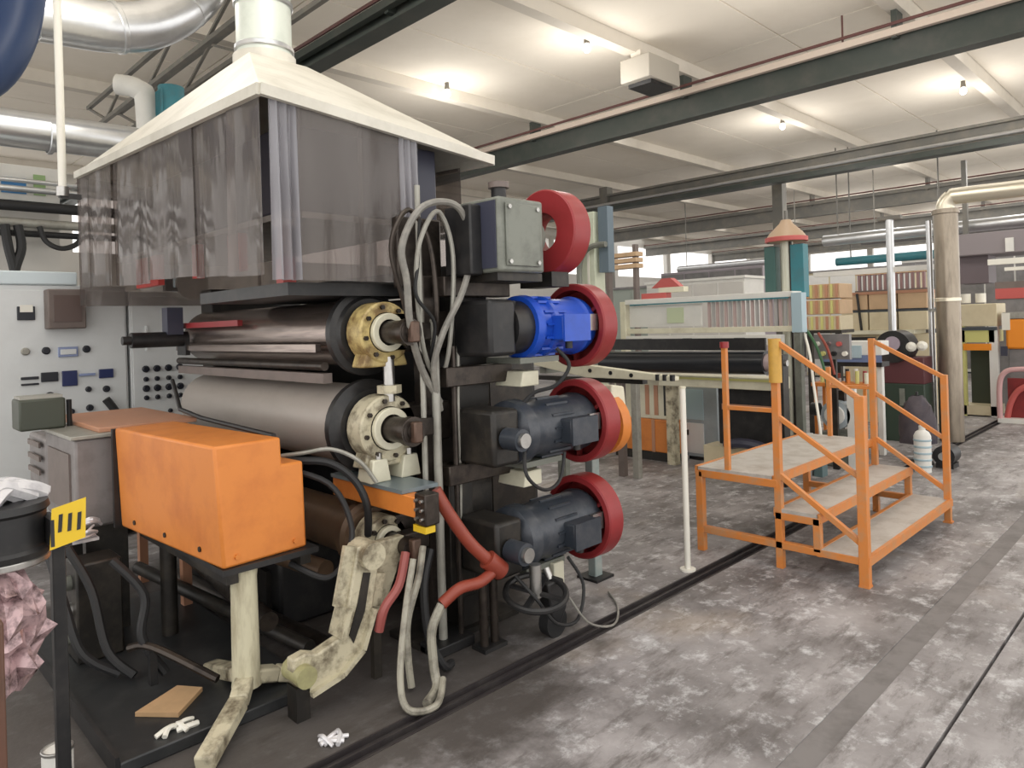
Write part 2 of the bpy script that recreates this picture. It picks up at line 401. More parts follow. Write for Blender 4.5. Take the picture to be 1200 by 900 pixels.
# ceiling lamps: small bulbs beside the ribs
def lamp(x, y, lab, power=48):
    t = thing('ceiling_lamp', lab, 'lamp', (x, y, CZ), group='bare bulbs along the ceiling ribs')
    M().cyl((x, y, CZ), (x, y, CZ - 0.1), 0.03, 0.04, 12).build('socket', beam_grey, t)
    M().lathe((x, y, CZ - 0.1), (0, 0, -1), [(0, 0.025), (0.03, 0.045), (0.07, 0.05), (0.105, 0.03), (0.115, 0)], 16).build('bulb', bulb_m, t)
    l = bpy.data.lights.new('bulb_light', 'POINT'); l.energy = power; l.color = (1, 0.96, 0.9); l.shadow_soft_size = 0.4
    lo = bpy.data.objects.new('bulb_light', l); C.objects.link(lo); lo.parent = t; lo.location = (0, 0, -0.75)
lamp(7.0, 5.6, 'bare ceiling bulb left of the hanging grey heater box')
lamp(6.75, 8.05, 'bare ceiling bulb above the right end of the hood')
lamp(12.6, 5.62, 'bare ceiling bulb between the two big beams, left of the bright bay')
lamp(12.9, 2.85, 'bare ceiling bulb between the two big beams at the far right')
for x, y, lab in ((17.6, 2.9, 'small far ceiling bulb beyond the double beam, rightmost of its row'), (17.6, 5.6, 'small far ceiling bulb beyond the double beam, second of its row from the right'), (17.6, 8.05, 'small far ceiling bulb beyond the double beam, third of its row from the right'),
        (23.2, 2.9, 'tiny ceiling bulb beyond the third beam, rightmost'), (23.2, 5.6, 'tiny ceiling bulb beyond the third beam, middle'), (23.2, 8.05, 'tiny ceiling bulb beyond the third beam, leftmost'),
        (29, 3.5, 'tiniest ceiling bulb at the far end of the hall, right'), (29, 7, 'tiniest ceiling bulb at the far end of the hall, left'), (12.8, 0.05, 'unseen ceiling bulb added beyond the right edge between the big beams')):  # the last bulb lies out of view, added for its light
    lamp(x, y, lab)
for x, y, lab in ((1.5, 5.6, 'unseen ceiling bulb added above the hood, over the top of the picture'), (1.8, 2.9, 'unseen added ceiling bulb nearest the camera, over the top of the picture'), (6.9, 2.9, 'unseen ceiling bulb added over the step platform, above the picture'), (6.9, 0.05, 'unseen ceiling bulb added to the right of the step platform, outside the picture')): lamp(x, y, lab)  # bulbs out of view, added to light the hall

# hanging heater box
t = thing('ceiling_heater', 'grey box unit hanging from the ceiling near the top centre', 'heater', (7.9, 5.3, 4.7))
M().bx(7.55, 8.25, 5.05, 5.5, 4.68, 4.98).build('housing', mat('heater_grey', (0.40, 0.37, 0.32), 0.6), t, 0.01)
M().bx(7.65, 8.15, 5.1, 5.45, 4.63, 4.68).build('grille', black, t)
for x in (7.6, 8.2): M().bx(x - 0.02, x + 0.02, 5.2, 5.35, 4.98, 5.06).build('hanger', rib_m, t)
t = thing('drop_rod', 'thin cord hanging from the ceiling above the dark green beam', 'rod', (9.4, 4.0, 4.85))
M().cyl((8.9, 3.2, 4.84), (8.9, 3.2, 5.2), 0.012, n=8).build('rod', pipe_red, t)

# ================================================================ calender
RX = 2.0
t = thing('calender_press', 'tall dark greasy steel frame carrying the roller stack and motors', 'machine', (2.45, 2.95, 0))
fr = t
M().bx(2.38, 2.62, 2.84, 3.06, 0, 1.92).build('column', frame_dark, t, 0.01)
M().bx(2.20, 2.28, 2.86, 2.96, 0, 1.86).build('column', grease, t, 0.005)
M().bx(2.10, 2.75, 2.80, 3.10, 0, 0.03).build('base_plate', frame_dark, t)
M().bx(2.05, 2.75, 5.15, 5.35, 0, 1.92).build('column', frame_dark, t, 0.01)
for z in (0.06, 1.86): M().bx(2.42, 2.60, 3.06, 5.15, z - 0.05, z + 0.06).build('cross_beam', frame_dark, t)
for z in (0.58, 1.11, 1.58):
    M().bx(2.02, 2.40, 2.90, 3.04, z - 0.1, z + 0.1).build('bearing_arm', grease, t, 0.01)
for z in (0.85, 1.345, 1.8):
    M().bx(2.24, 2.70, 2.74, 2.84, z - 0.05, z + 0.05).build('spacer_block', grease, t, 0.006)
M().bx(2.08, 2.36, 2.90, 2.95, 1.80, 2.16).build('back_plate', grease, t, 0.01)
# conduits on the column
M().tube([(2.20, 2.78, 0.0), (2.20, 2.78, 1.64)], 0.022, 10, False).build('conduit', conduit, t)
M().tube([(2.135, 2.80, 0.72), (2.135, 2.80, 2.30)], 0.014, 8, False).build('conduit', conduit, t)
M().tube([(2.30, 2.76, 0.0), (2.30, 2.76, 1.5)], 0.014, 8, False).build('conduit', grease, t)
M().bx(2.10, 2.34, 2.70, 2.84, 0, 0.05).build('foot_block', black, t, 0.005)
M().bx(2.28, 2.44, 2.80, 2.86, 0.2, 0.9).build('cover_plate', frame_dark, t, 0.005)

def roller(name, lab, z, rb, rf, skin, flange_m, house_m, x=RX, y1=5.1):
    t = thing(name, lab, 'roller', (x, 2.75, z), group='rollers of the calender stack')
    M().lathe((x, 3.12, z), (0, 1, 0), [(0, 0), (0, rb * 0.9), (0.015, rb), (y1 - 3.12 - 0.015, rb), (y1 - 3.12, rb * 0.9), (y1 - 3.12, 0)], 48).build('roller_body', skin, t)
    M().lathe((x, 3.04, z), (0, 1, 0), [(0, 0), (0, rf * 0.80), (0.02, rf * 0.86), (0.03, rf), (0.07, rf), (0.08, rf * 0.95), (0.08, 0)], 40).build('flange', flange_m, t)
    h = M().ring((x, 2.90, z), (0, 1, 0), 0.13, rf * 0.70, rf * 0.46, 32).build('bearing_housing', house_m, t)
    for k in range(8):
        a = 2 * PI * k / 8 + 0.2; c = (x + math.cos(a) * rf * 0.585, 2.90, z + math.sin(a) * rf * 0.585)
        M().cyl((c[0], 2.90, c[2]), (c[0], 2.885, c[2]), 0.012, n=6).build('bolt', grease, h)
    M().ring((x, 2.872, z), (0, 1, 0), 0.03, rf * 0.44, rf * 0.30, 28, 0.004).build('retaining_ring', cream_clean, t)
    M().cyl((x, 2.70, z), (x, 3.04, z), rf * 0.26, n=20).build('shaft', grease, t)
    M().lathe((x, 2.69, z), (0, 1, 0), [(0, 0), (0, rf * 0.16), (0.012, rf * 0.17), (0.013, rf * 0.30), (0.05, rf * 0.30), (0.051, rf * 0.22), (0.09, rf * 0.22), (0.09, 0)], 22).build('shaft_collar', grease, t)
    M().bx(x - 0.025, x + 0.025, 2.66, 2.70, z - 0.05, z + 0.05).build('universal_joint', rust, t, 0.008)
    M().prism([(x - rf * 0.62, z - rf * 0.78), (x + rf * 0.62, z - rf * 0.78), (x + rf * 0.5, z - rf * 0.45), (x - rf * 0.5, z - rf * 0.45)], 'y', 2.91, 3.02).build('pillow_base', house_m, t, 0.01)
    M().bx(x + 0.02, x + rf * 1.0, 2.78, 2.86, z - 0.045, z + 0.045).build('coupling_link', grease, t, 0.008)
    return t
r1 = roller('calender_roller', 'upper calender roller with streaky brown metal skin, under the hood', 1.58, 0.17, 0.215, chrome_roll, black, mat('yellowed_cast', (0.55, 0.43, 0.18), 0.42, 0, 0.9, (0.16, 0.09, 0.03), 11, lo=0.42, hi=0.62))
r2 = roller('calender_roller', 'wide matt grey middle calender roller behind the orange cover', 1.11, 0.205, 0.235, grey_roll, black, cream)
r3 = roller('calender_roller', 'small brown bottom roller of the stack above the cream lever arm', 0.57, 0.13, 0.165, brown_roll, brown_roll, cream, x=1.97)
o = M().bx(RX - 0.22, RX - 0.19, 4.1, 5.1, 1.64, 1.675).build('scraper_bar', red); tag(o, 'short red scraper bar at the far end of the upper roller', 'bar')
t = thing('doctor_rail', 'brown steel rail in the gap between upper and middle rollers', 'rail', (1.82, 3.2, 1.36))
M().bx(1.79, 1.84, 3.15, 5.1, 1.335, 1.385).build('rail', taupe, t)
M().cyl((1.80, 3.15, 1.42), (1.80, 5.1, 1.42), 0.022, n=12).build('rod', grease, t)
t = thing('doctor_rail', 'dark striped rail in front of the upper roller, just above its middle', 'rail', (1.8, 3.2, 1.5))
M().bx(1.78, 1.81, 3.2, 5.1, 1.49, 1.53).build('rail', chrome_roll, t)
M().bx(1.77, 1.80, 4.9, 5.05, 1.46, 1.56).build('end_clamp', black, t)
t = thing('pneumatic_cylinder', 'small black actuator sticking out at the far end of the upper roller', 'actuator', (1.72, 4.9, 1.6))
M().cyl((1.45, 4.95, 1.57), (1.80, 4.95, 1.57), 0.05, n=16).build('barrel', black, t)
M().bx(1.66, 1.76, 4.90, 5.0, 1.60, 1.78).build('valve', navy_panel, t)
M().cyl((1.40, 4.95, 1.57), (1.46, 4.95, 1.57), 0.028, n=12).build('nozzle', black, t)
# steel spindle between upper and middle bearings
t = thing('adjusting_screw', 'short steel adjusting screw between upper and middle bearing housings', 'screw', (2.0, 2.86, 1.30))
M().cyl((2.02, 2.92, 1.24), (2.02, 2.92, 1.46), 0.028, n=12).build('spindle', steel, t)
M().cyl((2.02, 2.92, 1.28), (2.02, 2.92, 1.32), 0.06, n=6).build('nut', cream, t)
for (x, lab) in ((1.93, 'cream bearing foot block left below the middle roller'), (2.11, 'cream bearing foot block right below the middle roller')):
    t = thing('bearing_foot', lab, 'block', (x, 2.93, 0.86))
    M().prism([(x - 0.06, 0.86), (x + 0.06, 0.86), (x + 0.04, 0.97), (x - 0.04, 0.97)], 'y', 2.88, 3.0).build('block', cream_clean, t, 0.006)
    M().cyl((x, 2.90, 0.97), (x, 2.90, 1.0), 0.018, n=6).build('bolt', steel, t)

# motors
MY = 2.64
def motor(lab, z, body_m, kind):
    x0 = 2.40
    t = thing('drive_motor', lab, 'motor', (x0, MY, z), group='drive motors with red ring guards')
    M().bx(x0 - 0.06, x0 + 0.12, MY - 0.12, MY + 0.16, z - 0.14, z + 0.14).build('gearbox', black if kind == 'blue' else frame_dark, t, 0.02)
    if kind == 'blue':
        M().cyl((x0 + 0.12, MY, z), (x0 + 0.24, MY, z), 0.14, n=28).build('adapter', black, t)
        M().lathe((x0 + 0.24, MY, z), (1, 0, 0), [(0, 0), (0, 0.165), (0.03, 0.17), (0.05, 0.17), (0.06, 0.15), (0.13, 0.15), (0.14, 0.165), (0.17, 0.165), (0.18, 0.15), (0.40, 0.15), (0.42, 0.165), (0.46, 0.16), (0.50, 0.14), (0.5, 0)], 32).build('motor_body', body_m, t)
        bx0 = x0 + 0.26
    else:
        M().cyl((x0 + 0.02, MY - 0.13, z), (x0 + 0.02, MY - 0.24, z), 0.055, n=18).build('input_stub', motor_dark, t)
        M().cyl((x0 + 0.02, MY - 0.24, z), (x0 + 0.02, MY - 0.262, z), 0.036, n=18).build('stub_cap', steel, t)
        M().lathe((x0 + 0.12, MY, z), (1, 0, 0), [(0, 0), (0, 0.12), (0.03, 0.165), (0.07, 0.17), (0.10, 0.17), (0.11, 0.145), (0.20, 0.145), (0.22, 0.155), (0.52, 0.155), (0.54, 0.165), (0.58, 0.16), (0.61, 0.14), (0.61, 0)], 32).build('motor_body', body_m, t)
        bx0 = x0 + 0.30
    for k in range(14):
        a = PI * 0.55 + 2 * PI * k / 14
        c, s_ = math.cos(a), math.sin(a)
        M().bar((bx0 + 0.05, MY + c * 0.158, z + s_ * 0.158), (bx0 + 0.22, MY + c * 0.158, z + s_ * 0.158), 0.012, 0.012).build('cooling_fin', body_m, t)
    b = M().bx(bx0 + 0.10, bx0 + 0.30, MY - 0.225, MY - 0.12, z - 0.075, z + 0.055).build('terminal_box', body_m, t, 0.01)
    M().bx(bx0 + 0.095, bx0 + 0.305, MY - 0.236, MY - 0.225, z - 0.08, z + 0.06).build('lid', body_m, b)
    M().cyl((bx0 + 0.2, MY - 0.17, z - 0.075), (bx0 + 0.2, MY - 0.17, z - 0.12), 0.02, n=12).build('cable_gland', black, b)
    g = M().ring((3.085, MY, z), (1, 0, 0), 0.125, 0.238, 0.20, 48).build('ring_guard', red, t)
    M().ring((3.185, MY, z), (1, 0, 0), 0.02, 0.20, 0.07, 40, 0.004).build('guard_back', red_dark, g)
    M().bx(3.0, 3.09, MY - 0.185, MY - 0.165, z - 0.03, z + 0.06).build('rating_plate', steel, t)
    M().cyl((3.0, MY, z), (3.2, MY, z), 0.07, n=20).build('shaft_end', steel, t)
    for a in (0.5, 2.6, 4.7):
        M().bar((3.12, MY + 0.14 * math.cos(a), z + 0.14 * math.sin(a)), (3.12, MY + 0.21 * math.cos(a), z + 0.21 * math.sin(a)), 0.03, 0.02).build('guard_bracket', red_dark, g)
    M().bx(x0 + 0.2, x0 + 0.5, MY - 0.06, MY + 0.22, z - 0.19, z - 0.16).build('mounting_plate', frame_grey, t)
    return t
motor('bright blue drive motor with red ring guard, at upper roller height', 1.585, blue, 'blue')
motor('dark grey drive motor with red ring guard, middle one below the blue motor', 1.04, motor_dark, 'dark')
motor('dark grey drive motor with red ring guard, lowest and nearest the floor', 0.49, motor_dark, 'dark')
for z, lab in ((0.78, 'pale cream bracket between the middle and lowest dark motors'), (1.31, 'pale cream bracket between the blue and middle motors')):
    o = M().prism([(2.64, z - 0.04), (2.78, z - 0.04), (2.78, z + 0.04), (2.66, z + 0.04)], 'y', 2.62, 2.82).build('motor_bracket', cream_clean, bevel=0.006); tag(o, lab, 'bracket')

t = thing('fan_cowl', 'orange and cream fan cowl right behind the middle motor ring', 'fan', (3.5, 2.8, 0.6))
M().lathe((3.40, 2.72, 0.98), (1, 0, 0), [(0, 0), (0, 0.19), (0.08, 0.19), (0.14, 0.12), (0.16, 0)], 30).build('cowl', orange, t)
M().prism([(3.40, 1.06), (3.56, 1.06), (3.54, 1.20), (3.42, 1.22)], 'y', 2.62, 2.84).build('top_cap', cream_clean, t, 0.01)
M().bx(3.43, 3.50, 2.80, 2.86, 0.0, 0.82).build('stand', mat('stand_teal_grey', (0.28, 0.34, 0.33), 0.5, 0, 0.5, (0.5, 0.5, 0.45), 8), t, 0.006)
M().bx(3.38, 3.55, 2.75, 2.91, 0, 0.015).build('foot', black, t)
# top gearbox and open ring
t = thing('gearbox', 'grey green gearbox at the top of the stack, beside the open red ring', 'gearbox', (2.53, 2.6, 1.86))
gb = M().bx(2.38, 2.70, 2.48, 2.80, 1.86, 2.23).build('housing', frame_grey, t, 0.015)
M().bx(2.372, 2.38, 2.50, 2.78, 1.88, 2.21).build('side_plate', navy_panel, t)
M().bx(2.42, 2.66, 2.468, 2.48, 1.89, 2.20).build('front_cover', frame_grey, t, 0.004)
for x in (2.44, 2.64):
    for z in (1.91, 2.18): M().cyl((x, 2.468, z), (x, 2.458, z), 0.012, n=6).build('bolt', steel, t)
M().bx(2.30, 2.38, 2.60, 2.80, 1.85, 2.20).build('input_cover', black, t, 0.01)
M().cyl((2.52, 2.62, 2.23), (2.52, 2.62, 2.30), 0.04, n=12).build('filler_neck', black, t)
M().cyl((2.52, 2.62, 2.30), (2.52, 2.62, 2.33), 0.055, n=12).build('filler_cap', taupe, t)
M().cyl((2.70, 2.64, 2.06), (2.78, 2.64, 2.06), 0.1, n=24).build('output_flange', frame_grey, t)
M().bx(2.40, 2.72, 2.52, 2.86, 1.82, 1.86).build('mounting_foot', frame_dark, t)
t = thing('ring_guard', 'open red ring guard one can see through, top right of the gearbox', 'guard', (2.98, 2.64, 1.86))
M().ring((2.86, 2.64, 2.10), (1, 0, 0), 0.14, 0.235, 0.108, 48).build('ring', red, t)
M().ring((2.87, 2.64, 2.10), (1, 0, 0), 0.12, 0.110, 0.10, 48, 0.002).build('inner_liner', red_dark, t)
M().bx(2.76, 2.9, 2.70, 2.76, 2.03, 2.17).build('bracket', red_dark, t)
M().bx(2.84, 2.98, 2.56, 2.80, 1.80, 1.88).build('support', frame_dark, t)

t = thing('dark_gap_box', 'black box added in place of the shade behind the motors', 'enclosure', (3.15, 4.2, 0))  # invented box that stands in for the shade between and behind the motors
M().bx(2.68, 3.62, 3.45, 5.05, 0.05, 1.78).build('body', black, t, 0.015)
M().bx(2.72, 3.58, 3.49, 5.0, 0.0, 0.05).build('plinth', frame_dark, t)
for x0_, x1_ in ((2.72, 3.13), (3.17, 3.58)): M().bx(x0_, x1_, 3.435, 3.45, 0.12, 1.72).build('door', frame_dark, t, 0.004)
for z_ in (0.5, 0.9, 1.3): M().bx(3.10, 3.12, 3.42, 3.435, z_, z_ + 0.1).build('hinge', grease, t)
# looping cables
def cable(name, lab, pts, r, mt, cat='cable', group=None, n=8):
    o = M().tube(pts, r, n).build(name, mt); return tag(o, lab, cat, group)
G = 'cable loops above the upper bearing'
cable('cable_loop', 'thick grey hose in a tall loop left of the top gearbox', [(2.24, 2.80, 1.22), (2.10, 2.76, 1.40), (1.99, 2.69, 1.60), (1.955, 2.66, 1.81), (1.925, 2.65, 1.97), (2.02, 2.65, 2.14), (2.153, 2.65, 2.20), (2.286, 2.65, 2.17), (2.352, 2.65, 1.99), (2.29, 2.66, 1.77), (2.19, 2.69, 1.58), (2.16, 2.74, 1.40), (2.24, 2.80, 1.18)], 0.017, hose_grey, group=G)
cable('cable_loop', 'pale grey cable, inner loop nested in the tall hose loop', [(2.25, 2.82, 1.30), (2.10, 2.74, 1.50), (2.04, 2.70, 1.86), (2.09, 2.70, 2.06), (2.19, 2.70, 2.16), (2.27, 2.70, 1.95), (2.25, 2.72, 1.52), (2.26, 2.82, 1.30)], 0.012, conduit, group=G)
cable('cable_loop', 'dark cable forming the leftmost loop beside the hood corner', [(2.22, 2.84, 1.36), (2.05, 2.74, 1.52), (1.97, 2.71, 1.72), (1.90, 2.70, 1.95), (1.96, 2.72, 2.10), (2.06, 2.75, 2.16), (2.16, 2.74, 2.0), (2.19, 2.74, 1.65), (2.23, 2.84, 1.42)], 0.012, grease, group=G)
cable('cable', 'thin black cable crossing the loops down to the upper bearing', [(2.10, 2.74, 2.12), (2.05, 2.70, 1.90), (2.02, 2.68, 1.75), (2.14, 2.70, 1.62), (2.16, 2.76, 1.46), (2.24, 2.85, 1.40)], 0.009, rubber)
cable('cable', 'thin grey cable running straight down beside the steel column', [(2.36, 2.80, 1.8), (2.35, 2.78, 1.5), (2.33, 2.77, 1.15), (2.35, 2.79, 0.8), (2.34, 2.8, 0.45)], 0.01, conduit)
cable('cable', 'black cable drooping under the middle dark motor', [(2.45, 2.42, 1.0), (2.40, 2.36, 0.88), (2.52, 2.36, 0.79), (2.70, 2.42, 0.80), (2.80, 2.47, 0.92)], 0.009, rubber)
cable('cable', 'black cable drooping under the blue motor', [(2.76, 2.47, 1.47), (2.80, 2.42, 1.38), (2.74, 2.46, 1.28), (2.66, 2.55, 1.24), (2.58, 2.6, 1.15)], 0.010, rubber)
cable('cable', 'black cable hanging below the lowest dark motor in a loop', [(2.80, 2.47, 0.37), (2.86, 2.42, 0.22), (2.76, 2.38, 0.08), (2.58, 2.36, 0.12), (2.48, 2.40, 0.26), (2.44, 2.5, 0.36)], 0.009, rubber)
cable('cable', 'thin grey wire lying on the floor right of the castor foot', [(2.72, 2.40, 0.2), (2.80, 2.34, 0.06), (2.95, 2.30, 0.012), (3.15, 2.42, 0.01), (3.3, 2.6, 0.01)], 0.006, hose_grey)

# handwheel and castor under the lowest motor
t = thing('handwheel', 'black spoked handwheel under the lowest dark motor', 'handwheel', (2.52, 2.44, 0.27))
hw = M()
cx, cy, cz = 2.52, 2.44, 0.27
tilt = Matrix.Rotation(math.radians(12), 3, 'X') @ Matrix.Rotation(math.radians(-8), 3, 'Y')
M().tube([V3((cx, cy, cz)) + tilt @ V3((0.15 * math.cos(2 * PI * k / 16), 0.15 * math.sin(2 * PI * k / 16), 0)) for k in range(16)], 0.016, 8, True, True, 3).build('rim', black, t)
for k in range(4):
    a = 2 * PI * k / 4 + 0.4
    M().bar((cx, cy, cz), V3((cx, cy, cz)) + tilt @ V3((0.148 * math.cos(a), 0.148 * math.sin(a), 0)), 0.03, 0.014).build('spoke', black, t)
M().cyl((cx, cy, cz - 0.02), (cx, cy, cz + 0.14), 0.03, n=14).build('hub', steel, t)
t = thing('castor_foot', 'black castor foot hanging beside the floor channel', 'castor', (2.66, 2.47, 0))
M().prism([(2.60, 0.29), (2.72, 0.29), (2.74, 0.14), (2.68, 0.05), (2.62, 0.12)], 'y', 2.43, 2.51).build('fork', black, t, 0.01)
M().cyl((2.67, 2.44, 0.075), (2.67, 2.50, 0.075), 0.075, n=20).build('wheel', rubber, t)
M().cyl((2.66, 2.47, 0.29), (2.66, 2.5, 0.34), 0.02, n=10).build('stem', steel, t)
o = M().bx(2.78, 2.86, 2.55, 2.66, 0.16, 0.32).build('mounting_block', cream_clean, bevel=0.006); tag(o, 'small pale cream block under the right end of the lowest motor', 'block')
t = thing('support_post', 'short dark double post standing behind the hoses, left of the handwheel', 'post', (2.36, 2.62, 0))
for x in (2.33, 2.40): M().cyl((x, 2.62, 0.0), (x, 2.62, 0.36), 0.022, n=12).build('tube', grease, t)
M().bx(2.29, 2.44, 2.57, 2.67, 0.0, 0.02).build('base_plate', black, t)

# red pipe elbow and hoses
t = thing('red_hose', 'thick red hose bent in an elbow left of the lowest motor', 'hose', (2.2, 2.55, 0.4))
M().tube([(2.05, 2.62, 0.84), (2.10, 2.58, 0.72), (2.19, 2.54, 0.57), (2.30, 2.5, 0.45)], 0.031, 12).build('upper_run', hose_red, t)
M().lathe((2.30, 2.5, 0.45), (0.6, -0.2, -0.6), [(-0.05, 0), (-0.05, 0.047), (0.05, 0.047), (0.06, 0.04), (0.06, 0)], 16).build('elbow_fitting', hose_red, t)
M().tube([(2.31, 2.5, 0.43), (2.20, 2.49, 0.40), (2.08, 2.5, 0.40), (1.99, 2.52, 0.35)], 0.027, 12).build('lower_run', hose_red, t)
cable('hose', 'cream hose curving from the red elbow down to the floor', [(1.99, 2.52, 0.35), (1.93, 2.52, 0.25), (1.92, 2.50, 0.10), (1.90, 2.46, 0.03), (1.80, 2.40, 0.02)], 0.021, hose_cream, 'hose')
cable('hose', 'grey hose hanging in a loop to the floor under the bottom roller', [(1.90, 2.60, 0.56), (1.82, 2.56, 0.36), (1.74, 2.50, 0.12), (1.72, 2.42, 0.02), (1.82, 2.36, 0.02), (1.93, 2.45, 0.06)], 0.015, hose_cream, 'hose')
cable('hose', 'pink red hose between the bottom roller and the cream lever', [(1.93, 2.70, 0.56), (1.86, 2.66, 0.44), (1.78, 2.66, 0.36), (1.76, 2.68, 0.26)], 0.022, mat('pink_rubber', (0.34, 0.09, 0.08), 0.4), 'hose')
cable('hose', 'pale hose running down beside the pink red hose', [(2.0, 2.66, 0.58), (1.94, 2.62, 0.46), (1.86, 2.6, 0.30), (1.84, 2.58, 0.16), (1.84, 2.56, 0.02)], 0.017, hose_cream, 'hose')
cable('hose', 'black hose dangling behind the pale hoses', [(2.06, 2.68, 0.55), (2.0, 2.66, 0.4), (1.97, 2.6, 0.2), (2.02, 2.56, 0.05), (2.1, 2.6, 0.02)], 0.02, rubber, 'hose')

# lever arm
t = thing('crank_lever', 'cream cast lever arm bent to the floor under the bottom roller', 'lever', (1.6, 2.72, 0.1))
pl = [(1.36, 0.26), (1.36, 0.16), (1.43, 0.10), (1.58, 0.13), (1.68, 0.20), (1.745, 0.36), (1.775, 0.50), (1.80, 0.64), (1.68, 0.645), (1.655, 0.54), (1.62, 0.40), (1.58, 0.28), (1.47, 0.25), (1.42, 0.27)]
M().prism(pl, 'y', 2.70, 2.76).build('web', cream, t, 0.008)
for i in range(len(pl) - 1):
    if i in (2, 3, 4, 5, 8, 9, 10): M().bar((pl[i][0], 2.73, pl[i][1]), (pl[i + 1][0], 2.73, pl[i + 1][1]), 0.11, 0.022).build('edge_flange', cream, t)
M().prism([(1.64, 0.24), (1.70, 0.36), (1.735, 0.52), (1.70, 0.53), (1.665, 0.40), (1.62, 0.28)], 'y', 2.694, 2.70).build('pocket', frame_dark, t)
M().cyl((1.40, 2.66, 0.19), (1.40, 2.80, 0.19), 0.045, n=18).build('pivot_boss', mat('olive_cream', (0.36, 0.34, 0.17), 0.5, 0, 0.5, (0.15, 0.13, 0.08), 12), t)
M().cyl((1.735, 2.66, 0.60), (1.735, 2.80, 0.60), 0.06, n=18).build('pivot_boss', cream, t)
M().bx(1.37, 1.43, 2.70, 2.78, 0.0, 0.14).build('foot', frame_dark, t)
t = thing('lever_bracket', 'cream double bracket plate just right of the lever arm', 'bracket', (1.86, 2.74, 0.3))
M().prism([(1.79, 0.30), (1.84, 0.30), (1.92, 0.46), (1.97, 0.62), (1.80, 0.62), (1.78, 0.45)], 'y', 2.76, 2.81).build('plate', cream, t, 0.006)
M().bx(1.79, 1.83, 2.77, 2.80, 0, 0.31).build('stay', frame_dark, t)

# orange bar
t = thing('guide_bar', 'orange guide bar with blue grey top below the middle roller', 'bar', (1.95, 2.9, 0.7))
M().bx(1.90, 1.97, 2.58, 3.28, 0.745, 0.84).build('bar', orange, t, 0.006)
M().bx(1.89, 2.10, 2.66, 3.28, 0.842, 0.86).build('top_plate', mat('blue_grey_plate', (0.20, 0.25, 0.27), 0.35, 0.3), t)
M().bx(1.90, 1.98, 2.50, 2.58, 0.72, 0.86).build('end_block', grease, t, 0.006)
for y in (2.52, 2.56):
    for z in (0.75, 0.79, 0.83): M().cyl((1.90, y, z), (1.885, y, z), 0.008, n=6).build('bolt', steel, t)
M().bx(1.905, 1.96, 2.51, 2.60, 0.685, 0.715).build('yellow_clip', yellow, t)
cable('cable', 'black cable bundle beside the stepped end of the orange cover', [(1.45, 3.2, 0.99), (1.60, 3.02, 1.0), (1.70, 2.94, 0.98), (1.78, 2.88, 0.90), (1.82, 2.84, 0.78), (1.86, 2.90, 0.62)], 0.018, rubber)
cable('cable', 'pale cable arching over the black bundle by the orange cover', [(1.45, 3.25, 1.0), (1.60, 3.05, 1.03), (1.72, 2.98, 1.04), (1.82, 2.90, 0.98), (1.89, 2.86, 0.87)], 0.010, conduit)
cable('cable', 'dark cable looping down right of the orange cover', [(1.50, 3.1, 0.98), (1.66, 2.9, 0.9), (1.72, 2.82, 0.72), (1.68, 2.80, 0.58), (1.60, 2.84, 0.5), (1.50, 2.98, 0.56)], 0.014, rubber)

# ================================================================ orange cover on its pedestal
OA = math.radians(4)
t = thing('pedestal', 'cream column pedestal with splayed feet under the orange cover', 'pedestal', (1.285, 2.975, 0))
M().lathe((1.285, 2.975, 0.10), (0, 0, 1), [(0, 0), (0, 0.062), (0.03, 0.058), (0.46, 0.054), (0.505, 0.06), (0.505, 0)], 24).build('column', mat('pedestal_cream', (0.62, 0.58, 0.42), 0.42, 0, 0.7, (0.28, 0.23, 0.14), 6, stretch=(3, 3, 0.6)), t)
def foot(pts):
    q = M()
    for i in range(len(pts) - 1): q.bar(pts[i], pts[i + 1], 0.075, 0.06)
    q.build('foot', cream, t, 0.01)
foot([(1.285, 2.975, 0.14), (1.20, 2.86, 0.10), (0.98, 2.66, 0.03)])
foot([(1.285, 2.975, 0.14), (1.42, 2.98, 0.10), (1.62, 2.96, 0.03)])
foot([(1.285, 2.975, 0.14), (1.30, 3.12, 0.10), (1.30, 3.40, 0.03)])
M().bx(1.17, 1.60, 2.90, 4.0, 0.605, 0.63).build('table_plate', black, t)
M().bx(1.19, 1.24, 2.92, 4.0, 0.56, 0.605).build('table_rail', frame_dark, t)
M().bx(1.52, 1.57, 2.92, 4.0, 0.56, 0.605).build('table_rail', frame_dark, t)
M().cyl((1.29, 3.9, 0.0), (1.29, 3.9, 0.605), 0.04, n=14).build('rear_leg', frame_dark, t)
t = thing('gear_cover', 'large orange sheet metal cover with a stepped corner', 'cover', (1.175, 2.912, 0.63), OA)
# local frame: x along its short side, y back along its long side
def trap(x0, x1, x0t, x1t, y0, y1, z0, z1, y0t=None, y1t=None):
    y0t = y0 if y0t is None else y0t; y1t = y1 if y1t is None else y1t
    q = M(); q.v = [Vector(p) for p in ((x0, y0, z0), (x1, y0, z0), (x1, y1, z0), (x0, y1, z0), (x0t, y0t, z1), (x1t, y0t, z1), (x1t, y1t, z1), (x0t, y1t, z1))]
    q.f = [(0, 3, 2, 1), (4, 5, 6, 7), (0, 1, 5, 4), (1, 2, 6, 5), (2, 3, 7, 6), (3, 0, 4, 7)]; return q
sh = M()
prof = [(0, 0.0), (0.39, 0.0), (0.39, 0.385), (0.285, 0.385), (0.285, 0.505), (-0.02, 0.505)]
n = len(prof)
for k, (yy) in enumerate((0.0, 1.08)):
    for (x, z) in prof: sh.v.append(Vector((x, yy + (0.015 * z / 0.5 if k == 0 else 0), z)))
sh.f = [tuple(range(n)), tuple(reversed(range(n, 2 * n)))] + [(i, n + i, n + (i + 1) % n, (i + 1) % n) for i in range(n)]
sh.build('shell', orange, t, 0.012, True)
